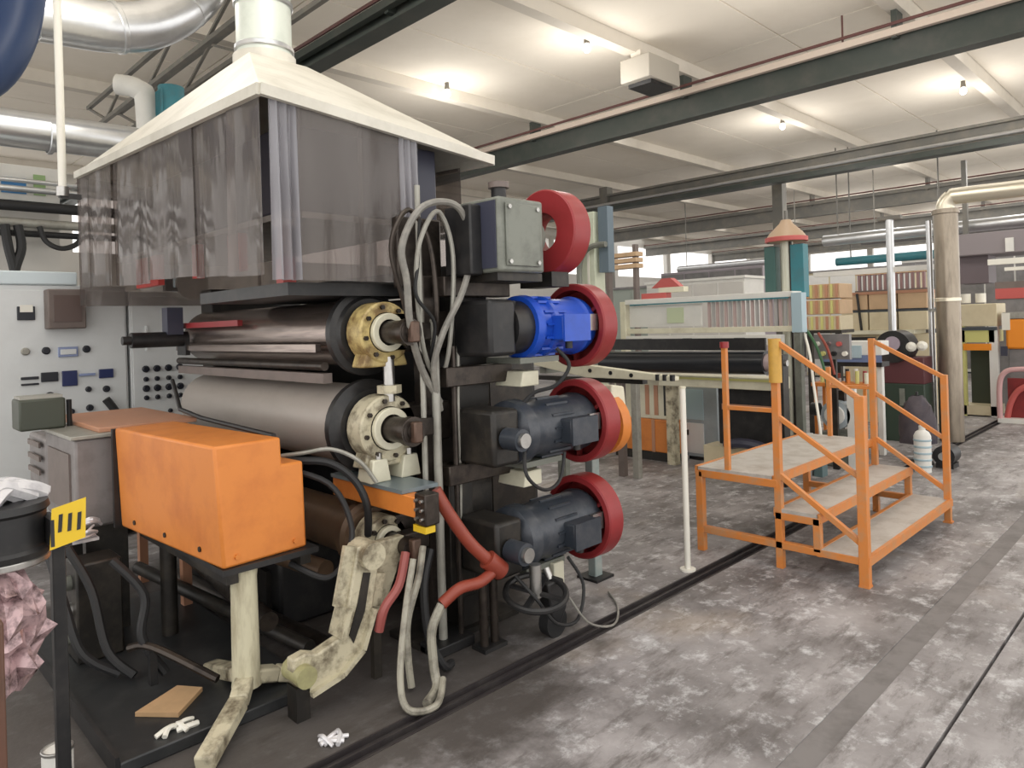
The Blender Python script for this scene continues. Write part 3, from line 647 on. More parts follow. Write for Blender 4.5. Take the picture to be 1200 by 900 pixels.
q = M(); q.bx(-0.03, 0.0, 1.08, 1.1, 0, 0.5).build('edge_seal', black, t, 0, True)
for y in (0.2, 0.55, 0.9): M().cyl((0.0, y, 0.05), (-0.008, y, 0.05), 0.012, n=8).build('screw', grease, t, 0, True)
for x in (0.06, 0.33): M().cyl((x, 0.0, 0.04), (x, -0.008, 0.04), 0.011, n=8).build('screw', orange, t, 0, True)
t = thing('cover_rod', 'long black angled rod lying along the back of the orange cover', 'rod', (1.5, 3.6, 1.13))
M().tube([(1.56, 4.55, 1.32), (1.53, 4.35, 1.16), (1.52, 4.0, 1.135), (1.50, 3.1, 1.12)], 0.013, 8, False).build('rod', black, t)
t = thing('motor_housing', 'grey steel motor housing left of the orange cover', 'housing', (1.0, 4.3, 0.55))
M().bx(0.93, 1.22, 4.12, 4.75, 0.62, 1.08).build('body', grey_house, t, 0.015)
M().bx(0.91, 1.24, 4.10, 4.77, 1.08, 1.10).build('top_plate', conduit, t, 0.004)
M().bx(0.92, 0.93, 4.2, 4.65, 0.7, 1.0).build('side_panel', taupe, t)
for z in (0.8, 0.88, 0.96): M().bx(0.925, 0.935, 4.9, 5.2, z, z + 0.03).build('vent_slat', taupe, t)
M().bx(0.95, 1.2, 4.78, 5.3, 0.68, 1.02).build('rear_body', grey_house, t, 0.02)
for y in (4.2, 4.7): M().bx(0.98, 1.18, y - 0.03, y + 0.03, 0.0, 0.62).build('leg', frame_dark, t)
rnd = random.Random(21); fb = M()
for k in range(22):
    a_ = rnd.uniform(0.68, 0.98); y_ = rnd.uniform(3.98, 4.08); z_ = rnd.uniform(0.60, 0.67)
    fb.tube([(a_ - 0.05, y_, z_), (a_, y_ - 0.02, z_ + rnd.uniform(-0.02, 0.05)), (a_ + 0.05, y_ + 0.02, z_ + rnd.uniform(-0.02, 0.03))], rnd.uniform(0.006, 0.014), 6, sub=4)
fb.bx(0.70, 1.0, 4.0, 4.12, 0.585, 0.60)
tag(fb.build('film_bundle', film), 'crumpled white film tucked under the grey motor housing', 'plastic film')
t = thing('side_table', 'faded orange table top behind the orange cover', 'table', (1.25, 4.7, 0))
M().bx(1.05, 1.55, 4.15, 5.1, 1.10, 1.125).build('top', salmon, t, 0.004)
for x, y in ((1.50, 4.25), (1.50, 5.0), (1.28, 5.0)): M().bx(x - 0.025, x + 0.025, y - 0.025, y + 0.025, 0, 1.10).build('leg', salmon, t)
t = thing('junction_box', 'dark green box standing on the grey housing at far left', 'box', (0.85, 4.7, 1.1))
M().bx(0.78, 1.0, 4.58, 4.78, 1.1, 1.27).build('body', green_dark, t, 0.012)
M().bx(0.79, 0.99, 4.60, 4.76, 1.27, 1.285).build('lid', conduit, t)
M().cyl((1.03, 4.65, 1.1), (1.03, 4.65, 1.25), 0.014, n=8).build('cable_stub', black, t)

# dark clutter under the pedestal: floor plate, post, beams, cables
t = thing('floor_plate', 'black steel floor plate under the orange cover', 'plate', (1.0, 3.5, 0))
M().bx(0.76, 1.55, 2.86, 4.6, 0.0, 0.05).build('plate', mat('black_plate', (0.030, 0.032, 0.034), 0.42, 0.3, 0.5, (0.09, 0.09, 0.09), 5), t, 0.006)
M().bx(0.745, 0.76, 2.86, 4.6, 0.0, 0.075).build('edge_strip', black, t)
o = M().prism([(0.90, 3.16), (1.02, 3.02), (1.17, 3.16), (1.10, 3.26)], 'z', 0.052, 0.07).build('cardboard_sheet', cardboard); tag(o, 'tan cardboard piece lying on the black floor plate', 'cardboard')
t = thing('pedal_lever', 'dark foot pedal lever beside the cardboard piece', 'lever', (1.1, 3.3, 0.05))
M().tube([(0.98, 3.50, 0.20), (1.05, 3.40, 0.21), (1.22, 3.12, 0.10)], 0.018, 8).build('bar', grease, t)
M().bx(1.03, 1.06, 3.38, 3.41, 0.05, 0.20).build('stem', black, t)
t = thing('stand_post', 'black square post holding the yellow labelled drum', 'post', (0.56, 2.72, 0))
M().bx(0.545, 0.585, 2.74, 2.78, 0.0, 0.93).build('post', black, t, 0.004)
M().bx(0.49, 0.64, 2.68, 2.84, 0.0, 0.02).build('foot', black, t)
M().bx(0.53, 0.60, 2.72, 2.80, 0.91, 0.95).build('head', frame_dark, t)
t = thing('cable_drum', 'black round drum with film wrapped over it at the left edge', 'drum', (0.43, 2.55, 0.94))
M().lathe((0.385, 2.60, 0.95), (0, 0, 1), [(0, 0), (0, 0.125), (0.02, 0.13), (0.03, 0.12), (0.13, 0.12), (0.14, 0.13), (0.16, 0.125), (0.16, 0)], 32).build('drum', black, t)
M().ring((0.385, 2.60, 0.93), (0, 0, 1), 0.022, 0.128, 0.09, 32, 0.004).build('rim', steel, t)
fm = M()
random.seed(3)
for k in range(9):
    a = k * 0.7; x, y = 0.385 + 0.05 * math.cos(a), 2.60 + 0.05 * math.sin(a)
    fm.tube([(x - 0.07, y - 0.05, 1.12), (x - 0.02, y, 1.15 + 0.02 * random.random()), (x + 0.04, y + 0.03, 1.14), (x + 0.08, y + 0.05, 1.115)], 0.022, 6)
fm.build('film_wrap', film, t)
M().bx(0.49, 0.515, 2.47, 2.60, 0.98, 1.06).build('bracket', black, t)
t = thing('warning_label', 'yellow square warning plate beside the black drum', 'sign', (0.535, 2.46, 1.03), math.radians(-16))
M().prism([(-0.05, -0.06), (0.042, -0.035), (0.046, 0.085), (-0.042, 0.062)], 'y', 0, 0.006).build('plate', yellow, t, 0, True)
for k in range(3): M().prism([(-0.028 + 0.024 * k, -0.01), (-0.018 + 0.024 * k, -0.008), (-0.014 + 0.024 * k, 0.045), (-0.024 + 0.024 * k, 0.043)], 'y', -0.002, 0.0).build('black_mark', black, t, 0, True)
# pink foil bundle and brown post
t = thing('foil_bundle', 'crumpled pink foil bundle hanging under the black drum', 'foil', (0.36, 2.5, 0.6))
rnd = random.Random(11); pf = M()
pf.lathe((0.375, 2.56, 0.56), (0, 0, 1), [(0, 0), (0.0, 0.05), (0.04, 0.09), (0.08, 0.11), (0.12, 0.10), (0.16, 0.12), (0.20, 0.10), (0.24, 0.11), (0.28, 0.08), (0.32, 0.09), (0.36, 0.05), (0.37, 0)], 22)
for v in pf.v:
    k = rnd.uniform(0.62, 1.25); v.x = 0.375 + (v.x - 0.375) * k; v.y = 2.56 + (v.y - 2.56) * k; v.z += rnd.uniform(-0.016, 0.016) if v.z < 0.9 else 0
fo = pf.build('foil', pink_foil, t)
for p in fo.data.polygons: p.use_smooth = False
t = thing('corner_post', 'reddish brown machine post at the bottom left corner', 'post', (0.22, 1.85, 0))
M().bx(0.245, 0.30, 2.00, 2.06, 0, 0.95).build('post', mat('brown_machine', (0.12, 0.055, 0.035), 0.5, 0, 0.5, (0.05, 0.03, 0.02), 6), t, 0.006)
M().bx(0.2, 0.34, 1.96, 2.1, 0, 0.02).build('foot', black, t)
from math import sin, cos
def scrap(name, lab, cat, c, sz, mt, seed):
    rnd = random.Random(seed); q = M()
    for k in range(5):
        a = rnd.uniform(0, 6.28); x, y, z = c[0] + rnd.uniform(-sz, sz) * 0.5, c[1] + rnd.uniform(-sz, sz) * 0.5, c[2]
        q.tube([(x - cos(a) * sz * 0.5, y - sin(a) * sz * 0.5, z + 0.008), (x, y, z + rnd.uniform(0.012, 0.03)), (x + cos(a + 0.4) * sz * 0.5, y + sin(a + 0.4) * sz * 0.5, z + 0.008)], 0.008 + 0.004 * rnd.random(), 6, sub=4)
    return tag(q.build(name, mt), lab, cat)
scrap('crumpled_rag', 'crumpled pale rag on the floor right of the pedestal foot', 'rag', (1.40, 2.45, 0.0), 0.10, film, 1)
scrap('paper_scrap', 'white paper scraps lying on the black floor plate edge', 'paper', (0.98, 2.94, 0.05), 0.08, white_p, 2)
t = thing('paint_can', 'pale metal can on the floor at the bottom left', 'can', (0.62, 3.0, 0))
M().cyl((0.60, 3.02, 0.0), (0.60, 3.02, 0.11), 0.05, n=18).build('body', white_far, t); M().ring((0.60, 3.02, 0.105), (0, 0, 1), 0.012, 0.053, 0.044, 18, 0.002).build('rim', steel, t)
# low bars under the calender: beams and tubes on the floor
for i, (a, b, r, mtt, lab) in enumerate([
    ((1.45, 3.1, 0.28), (1.60, 4.9, 0.32), 0.045, grease, 'greasy round bar behind the pedestal, upper of the crossing bars'),
    ((1.62, 3.05, 0.12), (1.35, 4.6, 0.22), 0.035, frame_dark, 'dark crossing bar low behind the pedestal column'),
    ((1.80, 3.2, 0.40), (1.55, 4.8, 0.45), 0.05, brown_roll, 'brown tube under the bottom roller'),
    ((1.75, 3.0, 0.06), (1.62, 4.8, 0.06), 0.05, grease, 'greasy tube lying on the floor below the bottom roller')]):
    o = M().cyl(a, b, r, n=14).build('machine_bar', mtt); tag(o, lab, 'bar')
t = thing('machine_bed', 'black machine bed filling the space below the rollers', 'machine bed', (1.9, 4.2, 0))
M().bx(1.75, 2.3, 3.6, 5.1, 0.0, 0.42).build('bed', black, t, 0.02)
M().bx(1.72, 1.75, 3.7, 5.0, 0.08, 0.3).build('side_panel', frame_dark, t)
for y in (3.9, 4.3, 4.7): M().bx(1.715, 1.72, y - 0.06, y + 0.06, 0.12, 0.26).build('hatch', grease, t)
for i, p in enumerate([
    [(0.75, 3.85, 0.62), (0.78, 3.7, 0.40), (0.82, 3.6, 0.2), (0.95, 3.55, 0.08)],
    [(0.84, 3.9, 0.60), (0.90, 3.75, 0.42), (0.92, 3.6, 0.18), (1.0, 3.5, 0.07)],
    [(0.95, 3.6, 0.58), (1.05, 3.5, 0.42), (1.02, 3.45, 0.25), (1.1, 3.4, 0.08)]]):
    cable('cable', ['black cable hanging left of the pedestal, leftmost of three', 'black cable hanging left of the pedestal, middle of three', 'black cable hanging left of the pedestal, rightmost of three'][i], p, 0.02, rubber, group='cables under the motor housing')
t = thing('valve_block', 'grey hydraulic valve block standing behind the black post', 'valve', (0.95, 3.9, 0.05))
M().bx(0.86, 1.06, 3.85, 4.05, 0.05, 0.52).build('block', frame_dark, t, 0.01)
for k in range(3): M().cyl((0.86, 3.95, 0.16 + 0.13 * k), (0.80, 3.95, 0.16 + 0.13 * k), 0.035, n=12).build('solenoid', steel if k == 1 else frame_grey, t)

# ================================================================ fume hood with curtains
HX0, HX1, HY0, HY1 = 1.40, 2.78, 2.93, 5.92
TZ = 3.30
def zr(x, y): return 2.645 + 0.045 * (y - 2.93) - 0.085 * (x - 1.4)
t = thing('fume_hood', 'large cream pyramid fume hood with clear curtains above the rollers', 'hood', (2.09, 4.42, 1.82))
dxc, dyc, dr = 2.11, 4.33, 0.19
def hood_sheet(c, name='canopy_sheet'):
    q = M(); q.v = [Vector(p) for p in c]
    ctr = Vector((2.09, 4.4, 2.4))
    nrm = (q.v[1] - q.v[0]).cross(q.v[2] - q.v[0]).normalized()
    if nrm.dot(ctr - q.v[0]) < 0: nrm = -nrm
    k = len(q.v); q.v += [v + nrm * 0.012 for v in q.v]
    q.f = [tuple(range(k)), tuple(range(2 * k - 1, k - 1, -1))] + [(i, (i + 1) % k, k + (i + 1) % k, k + i) for i in range(k)]
    return q.build(name, hood_paint, t)
b4 = [(x, y, zr(x, y) + 0.03) for x, y in ((HX0, HY0), (HX1, HY0), (HX1, HY1), (HX0, HY1))]
t4 = [(dxc - dr, dyc - dr, TZ), (dxc + dr, dyc - dr, TZ), (dxc + dr, dyc + dr, TZ), (dxc - dr, dyc + dr, TZ)]
for i in range(4):
    j = (i + 1) % 4; hood_sheet([b4[i], b4[j], t4[j], t4[i]])
for a, b in ((0, 1), (1, 2), (2, 3), (3, 0)):
    A, B = b4[a], b4[b]
    M().bar((A[0], A[1], A[2] - 0.02), (B[0], B[1], B[2] - 0.02), 0.03, 0.05).build('rim', hood_paint, t)
M().cyl((dxc, dyc, TZ - 0.03), (dxc, dyc, TZ + 0.06), dr * 1.02, n=32).build('collar', hood_paint, t)
# curtain strips, each a wavy sheet of its own
def strip(axis, c, a, b, z0, z1, amp=0.008, ph=0.0, fr_=9.0, n=22, name='curtain_strip', mt=None):
    q = M(); rows = 3
    for s_ in (0, 1):
        for r in range(rows + 1):
            for i in range(n + 1):
                u = a + (b - a) * i / n
                z1 = zr(c, u) if axis == 'x' else zr(u, c)
                z = z1 + (z0 + (0.035 * (u - 2.93) if axis == 'x' else 0.0) - z1) * r / rows
                off = amp * (0.4 + r / rows) * math.sin(ph + fr_ * 2 * PI * (i / n) * (b - a)) + s_ * 0.003
                q.v.append(Vector((c + off, u, z)) if axis == 'x' else Vector((u, c + off, z)))
    K = (rows + 1) * (n + 1)
    for s_ in (0, 1):
        for r in range(rows):
            for i in range(n):
                A = s_ * K + r * (n + 1) + i; f = (A, A + 1, A + n + 2, A + n + 1); q.f.append(f if s_ else f[::-1])
    for i in range(n):
        q.f.append((i, i + 1, K + i + 1, K + i)); A = rows * (n + 1) + i; q.f.append((A, K + A, K + A + 1, A + 1))
    for r in range(rows):
        A = r * (n + 1); q.f.append((A, K + A, K + A + n + 1, A + n + 1)); A += n; q.f.append((A, A + n + 1, K + A + n + 1, K + A))
    return q.build(name, mt or curtain_m, t)
ze = 1.83
edges = [2.97, 3.30, 3.78, 4.45, 5.15, 5.9]
for i in range(5):
    strip('x', HX0 + 0.012 + 0.006 * (i % 2), edges[i] - (0.03 if i else 0), edges[i + 1], ze + 0.02 + 0.01 * (i % 3), 0, 0.012, i * 1.3, 2.2)
ex = [1.46, 1.60, 1.92, 2.19]
strip('y', HY0 + 0.02, 1.45, 1.60, ze, 0, 0.02, 0.4, 22, mt=curtain_clear)
strip('y', HY0 + 0.012, 1.58, 1.92, ze, 0, 0.006, 1.1, 6)
strip('y', HY0 + 0.02, 1.90, 2.16, ze, 0, 0.007, 2.0, 7)
strip('y', HY0 + 0.012, 2.14, 2.26, ze + 0.2, 0, 0.016, 2.0, 24, mt=curtain_clear)
strip('y', HY1 - 0.02, HX0, HX1, ze, 0, 0.01, 0.5, 4)
strip('x', HX1 - 0.02, 3.2, HY1, ze, 0, 0.01, 0.9, 4)
# stuff inside the hood
fb_ = M().bx(1.60, 2.50, 3.10, 5.70, 2.17, 2.58).build('dark_liner', navy_panel, t, 0.01)  # invented dark box that stands in for the dim upper inside of the hood
M().bx(1.60, 2.50, 3.09, 5.71, 2.14, 2.17).build('liner_lip', steel, fb_)
for y in (3.5, 4.2, 4.9, 5.4): M().bx(1.59, 1.60, y, y + 0.02, 2.18, 2.57).build('seam', seam, fb_)
for y, q in ((3.75, 0.08), (4.3, 0.04), (5.15, 0.22)): M().bx(1.62, 1.66, y - q, y + q, 1.93, 2.13).build('reflection_plate', mat('red_plate', (0.62, 0.08, 0.07), 0.5), fb_)  # red plates standing in for red reflections on the curtain
t = thing('drip_tray', 'black drip tray under the curtains over the upper roller', 'tray', (1.85, 4.0, 1.77))
M().bx(1.55, 2.36, 3.02, 4.05, 1.765, 1.80).build('pan', black, t)
for a in ((1.55, 1.57, 3.02, 4.05), (2.34, 2.36, 3.02, 4.05), (1.57, 2.34, 3.02, 3.04), (1.57, 2.34, 4.03, 4.05)): M().bx(*a, 1.80, 1.825).build('lip', black, t)
t = thing('guide_post', 'brown post with red foot seen in the gap between curtains', 'post', (1.47, 3.06, 1.8))
M().bx(1.585, 1.63, 3.12, 3.17, 1.95, 2.10).build('shaft', brown, t)
M().bx(1.575, 1.64, 3.11, 3.18, 1.826, 1.95).build('foot', pinkred, t)
M().bx(1.57, 1.645, 3.10, 3.19, 2.10, 2.13).build('cap', white_p, t)
# duct above the hood
t = thing('exhaust_duct', 'pale round exhaust duct rising from the hood peak', 'duct', (dxc, dyc, TZ))
M().cyl((dxc, dyc, TZ + 0.06), (dxc, dyc, CZ - 0.002), dr * 0.9, n=36).build('pipe', mat('duct_pale_green', (0.66, 0.70, 0.63), 0.4, 0.2, 0.4, (0.42, 0.46, 0.40), 5), t)
for z in (TZ + 0.09, TZ + 0.38, TZ + 0.72): M().ring((dxc, dyc, z), (0, 0, 1), 0.035, dr * 0.97, dr * 0.88, 36, 0.006).build('band', galv, t)

# ================================================================ control cabinets at left
def cabinet(x0, x1, y, h, lab):
    t = thing('control_cabinet', lab, 'cabinet', ((x0 + x1) / 2, y + 0.25, 0))
    M().bx(x0, x1, y, y + 0.5, 0.08, h).build('body', white_cab, t, 0.008)
    M().bx(x0 + 0.03, x1 - 0.03, y + 0.03, y + 0.47, 0, 0.08).build('plinth', seam, t)
    M().bx(x0 + 0.015, x1 - 0.015, y - 0.012, y, 0.12, h - 0.04).build('door', white_cab, t, 0.004)
    return t
CY = 6.2
t = cabinet(0.6, 1.79, CY, 2.0, 'pale grey control cabinet full of meters and switches, at far left')
def bt(x, z, r, mt, t, nm='button'):
    M().lathe((x, CY - 0.012, z), (0, -1, 0), [(0, 0), (0, r), (0.012, r), (0.016, r * 0.75), (0.03, r * 0.7), (0.03, 0)], 14).build(nm, mt, t)
def plate(x, z, w_, h_, mt, t, nm='meter', d=0.02):
    M().bx(x - w_ / 2, x + w_ / 2, CY - 0.012 - d, CY - 0.012, z - h_ / 2, z + h_ / 2).build(nm, mt, t, 0.004)
# x at CY: pixel 0 -> .95, 150 -> 1.79
def cxp(px): return 0.945 + (px / 150.0) * 0.845
def czp(py): return 1.6 + (390 - py) * 0.00755 - 0.06
mon = M().bx(cxp(50), cxp(94), CY - 0.14, CY - 0.012, czp(373), czp(334)).build('screen_box', taupe, t, 0.01)
M().bx(cxp(57), cxp(88), CY - 0.148, CY - 0.14, czp(366), czp(340)).build('screen', mat('screen_brown', (0.13, 0.095, 0.085), 0.2), mon)
plate(cxp(30), czp(357), 0.11, 0.10, btn_black, t, 'meter'); M().bx(cxp(23), cxp(37), CY - 0.04, CY - 0.032, czp(356), czp(349)).build('meter_face', white_p, t)
for px in (28, 51, 98): bt(cxp(px), czp(394), 0.028, btn_black if px != 28 else conduit, t)
plate(cxp(76), czp(396), 0.13, 0.075, plate_blue, t, 'label_plate'); plate(cxp(76), czp(396), 0.105, 0.04, white_cab, t, 'label_plate', 0.026)
for px, w_, h_, mt_ in ((32, 0.11, 0.02, btn_black), (32, 0.11, 0.014, btn_black), (54, 0.11, 0.07, btn_black), (77, 0.10, 0.115, btn_navy), (98, 0.11, 0.02, plate_blue), (121, 0.10, 0.07, btn_navy)):
    plate(cxp(px), czp(420 if h_ > 0.015 else 426) - (0.02 if px == 77 else 0), w_, h_, mt_, t, 'display')
for px, py, r in ((54, 439, 0.032), (99, 435, 0.022), (121, 436, 0.026), (78, 456, 0.022), (100, 454, 0.026), (87, 468, 0.018), (97, 468, 0.018), (108, 468, 0.018)): bt(cxp(px), czp(py), r, btn_black, t)
plate(cxp(30), czp(441), 0.11, 0.05, conduit, t, 'handle_plate')
tp = M().bx(0.6, 1.45, CY - 0.02, CY + 0.5, 2.0, 2.10).build('top_box', cab_top, t, 0.01)
cable('cable', 'thick black cable arm leaning across the control cabinet front', [(cxp(118), CY - 0.06, czp(446)), (cxp(128), CY - 0.07, czp(458)), (cxp(140), CY - 0.10, czp(478)), (cxp(150), CY - 0.2, czp(490))], 0.03, rubber)
t = cabinet(1.81, 2.50, CY, 1.96, 'pale grey switch cabinet with rows of black buttons, left of the rollers')
for r, py in enumerate((418, 429, 439, 449)):
    for k, px in enumerate((169, 184, 200, 216)): bt(cxp(px) + 0.02, czp(py), 0.028 if r % 2 == 0 else 0.02, btn_black, t)
for px, py in ((174, 466), (201, 465)): bt(cxp(px) + 0.02, czp(py), 0.018, btn_black, t)
plate(cxp(175), czp(385), 0.02, 0.2, white_cab, t, 'door_handle')
plate(cxp(205), czp(480), 0.16, 0.06, white_p, t, 'label_plate')
t = thing('wall_clock', 'pale round dial with black bracket above the switch cabinet', 'gauge', (2.4, 5.9, 1.98))
M().cyl((2.28, 6.1, 2.02), (2.28, 6.14, 2.02), 0.13, n=28).build('dial', white_p, t)
M().bx(2.06, 2.12, 6.10, 6.16, 1.96, 2.2).build('bracket', black, t)
M().bx(2.12, 2.2, 6.11, 6.15, 1.96, 1.99).build('arm', black, t)

# ================================================================ ducts and pipes at top left
t = thing('silver_duct', 'fat horizontal silver duct behind the left side of the hood', 'duct', (1.5, 7, 3.2))
M().cyl((-1.5, 7.0, 3.31), (3.2, 7.0, 3.36), 0.155, n=32).build('pipe', galv, t)
for x in (0.6, 1.45, 2.3): M().ring((x, 7.0, 3.325), (1, 0, 0), 0.04, 0.163, 0.15, 32, 0.006).build('band', galv, t)
t = thing('silver_duct', 'silver elbow duct bending up to the ceiling at top left', 'duct', (1.8, 6.5, 4.1))
M().tube([(-0.6, 6.5, 4.02), (0.6, 6.5, 4.06), (1.3, 6.5, 4.13), (1.85, 6.5, 4.18), (2.25, 6.5, 4.36), (2.6, 6.5, 4.75), (2.75, 6.5, 5.2)], 0.20, 28).build('pipe', galv, t)
for p, d in (((1.25, 6.5, 4.12), (1, 0, 0.1)), ((1.85, 6.5, 4.18), (1, 0, 0.3)), ((2.42, 6.5, 4.53), (0.6, 0, 0.7))): M().ring(p, d, 0.04, 0.212, 0.19, 32, 0.006).build('band', galv, t)
t = thing('blue_duct', 'dark blue curved duct in the upper left corner', 'duct', (0.9, 5.4, 3.3))
M().tube([(1.02, 5.50, 4.3), (0.99, 5.50, 3.9), (0.92, 5.50, 3.55), (0.76, 5.50, 3.27), (0.45, 5.5, 3.12), (0.0, 5.5, 3.05)], 0.17, 24).build('pipe', blue_duct, t)
M().ring((0.99, 5.50, 3.9), (0.1, 0, 1), 0.05, 0.185, 0.165, 28, 0.006).build('band', blue_duct, t)
t = thing('support_rod', 'thin white rod hanging straight down left of the hood', 'rod', (1.15, 5.19, 2.5))
M().cyl((1.15, 5.19, 2.53), (1.15, 5.19, 5.2), 0.024, n=12).build('rod', white_p, t)
M().cyl((1.15, 5.19, 2.50), (1.15, 5.19, 2.56), 0.036, n=12).build('end_cap', steel, t)
M().bx(1.13, 1.25, 5.17, 5.21, 2.49, 2.52).build('hook', black, t)
for i, (z, r, mt_, lab) in enumerate(((2.86, 0.05, rubber, 'black pipe, upper of the pair at far left above the cabinet'), (2.70, 0.045, conduit, 'grey pipe below the black pipe at far left'), (3.02, 0.03, galv, 'thin silver pipe under the fat silver duct'), (3.10, 0.022, galv, 'thinnest silver pipe right below the fat silver duct'), (2.60, 0.03, rubber, 'lowest black pipe above the control cabinet'))):
    o = M().cyl((-1.5, 8.0, z), (3.4, 8.0, z), r, n=14).build('wall_pipe', mt_); tag(o, lab, 'pipe', 'horizontal pipes at far left')
t = thing('wall_box', 'white wall box with a blue label above the pipes at far left', 'box', (1.4, 8.2, 2.95))
M().bx(0.9, 1.78, 8.15, 8.45, 2.93, 3.28).build('body', white_far, t, 0.01)
M().bx(1.30, 1.50, 8.14, 8.15, 3.0, 3.15).build('blue_label', mat('label_blue', (0.05, 0.22, 0.5), 0.4), t)
M().bx(1.56, 1.66, 8.14, 8.15, 3.0, 3.2).build('green_label', mat('label_green', (0.3, 0.45, 0.2), 0.4), t)
M().bx(0.9, 1.78, 8.2, 8.4, 0, 2.93).build('back_panel', wall_m, t)
cable('cable', 'black cable loop hanging from the pipes above the cabinet', [(1.55, 7.9, 2.66), (1.60, 7.88, 2.52), (1.72, 7.86, 2.46), (1.86, 7.88, 2.52), (1.92, 7.9, 2.66)], 0.025, rubber)
for k, x in enumerate((1.28, 1.38)):
    cable('cable', ['black cable dropping behind the cabinet, left of two', 'black cable dropping behind the cabinet, right of two'][k], [(x, 7.9, 2.66), (x + 0.02, 7.88, 2.45), (x + 0.06 - 0.1 * k, 7.86, 2.2), (x + 0.05, 7.9, 2.0)], 0.04, rubber)
t = thing('vent_pipe', 'pale bent vent pipe standing behind the hood slope', 'pipe', (2.4, 7.5, 3.4))
M().tube([(2.42, 7.55, 0.0), (2.42, 7.55, 2.5), (2.42, 7.55, 3.85), (2.36, 7.58, 4.05), (2.2, 7.7, 4.1)], 0.10, 20).build('pipe', white_far, t)
t = thing('teal_motor', 'teal fan motor behind the hood slope at top left', 'motor', (2.6, 7.3, 3.4))
M().cyl((2.58, 7.32, 3.5), (2.58, 7.32, 4.05), 0.12, n=20).build('body', teal, t)
for k in range(6): M().bx(2.455, 2.47, 7.24 + 0.03 * k, 7.25 + 0.03 * k, 3.6, 4.0).build('fin', teal, t)
M().cyl((2.58, 7.32, 0.0), (2.58, 7.32, 3.5), 0.06, n=14).build('stand', ltblue, t)
for k, (x, lab) in enumerate(((2.9, 'dark truss bar behind the exhaust duct, nearer'), (3.3, 'dark truss bar behind the exhaust duct, farther'))):
    t = thing('roof_truss', lab, 'truss', (x, 7, 4.5))
    M().bar((x, 4.6, 4.55), (x, 11.5, 4.55), 0.05, 0.05).build('chord', beam_grey, t); M().bar((x, 4.6, 4.9), (x, 11.5, 4.9), 0.05, 0.05).build('chord', beam_grey, t)
    for j in range(8): M().bar((x, 4.7 + 0.85 * j, 4.55 if j % 2 else 4.9), (x, 5.55 + 0.85 * j, 4.9 if j % 2 else 4.55), 0.03, 0.03).build('brace', beam_grey, t)
# ================================================================ orange stair platform
SX0, SX1 = 4.36, 6.10
t = thing('stair_platform', 'orange welded step platform with handrails on the concrete floor', 'steps', (5.2, 2.05, 0))
def sq(name, p0, p1, w_=0.042, mt=stair_orange): return M().bar(p0, p1, w_, w_).build(name, mt, t, 0.003)
for x in (SX0, SX1):
    near = x == SX0
    sq('post', (x, 2.04, 0), (x, 2.04, 1.46 if near else 1.40), 0.045)
    sq('post', (x, 1.53, 0), (x, 1.53, 1.12), 0.055 if near else 0.045)
    sq('leg', (x, 2.60, 0), (x, 2.60, 0.55), 0.05)
    sq('guard_post', (x, 2.39, 0.56), (x, 2.39, 1.42 if near else 1.16), 0.034)
    sq('base_rail', (x, 1.53, 0.15), (x, 2.60, 0.15), 0.045)
    sq('handrail', (x, 2.04, 1.45 if near else 1.385), (x, 1.53, 1.10), 0.032)
    sq('middle_rail', (x, 2.04, 0.97), (x, 1.53, 0.63), 0.030)
    sq('lower_rail', (x, 2.04, 0.60), (x, 1.53, 0.24), 0.034)
    sq('guard_rail', (x, 2.39, 1.0), (x, 2.04, 1.0), 0.028)
    sq('strut', (x, 1.80, 0.15), (x, 1.80, 0.355), 0.045)
    sq('deck_bearer', (x, 2.04, 0.535), (x, 2.60, 0.535), 0.05)
    sq('step_bearer', (x, 1.78, 0.335), (x, 2.06, 0.335), 0.045)
    M().bx(x - 0.03, x + 0.03, 1.50, 1.56, 0, 0.012).build('foot_plate', stair_orange, t)
for (y0, y1, z) in ((2.05, 2.63, 0.58), (1.77, 2.07, 0.38), (1.50, 1.80, 0.175)):
    tr = M().bx(SX0 - 0.02, SX1 + 0.02, y0 + 0.02, y1 - 0.02, z - 0.022, z).build('tread', step_grey, t)
    M().bx(SX0 - 0.02, SX1 + 0.02, y0, y0 + 0.025, z - 0.05, z + 0.004).build('nosing', stair_orange, tr)
    M().bx(SX0 - 0.02, SX1 + 0.02, y1 - 0.025, y1, z - 0.05, z + 0.004).build('nosing', stair_orange, tr)
M().cyl((SX0, 2.04, 1.18), (SX0, 2.04, 1.46), 0.04, n=14).build('sleeve', mat('ochre_sleeve', (0.62, 0.36, 0.07), 0.5, 0, 0.5, (0.35, 0.22, 0.06), 9), t)
M().cyl((SX0, 2.39, 1.40), (SX0, 2.39, 1.44), 0.03, n=10).build('cap', red, t)

t = thing('marker_pole', 'thin white pole standing by the floor channel, left of the orange steps', 'pole', (3.94, 2.46, 0))
M().cyl((3.94, 2.46, 0.0), (3.94, 2.46, 1.16), 0.019, n=12).build('pole', white_p, t)
M().cyl((3.94, 2.46, 0.0), (3.94, 2.46, 0.012), 0.05, n=14).build('base', white_p, t)
M().cyl((3.94, 2.46, 1.16), (3.94, 2.46, 1.172), 0.022, n=12).build('cap', cream_clean, t)

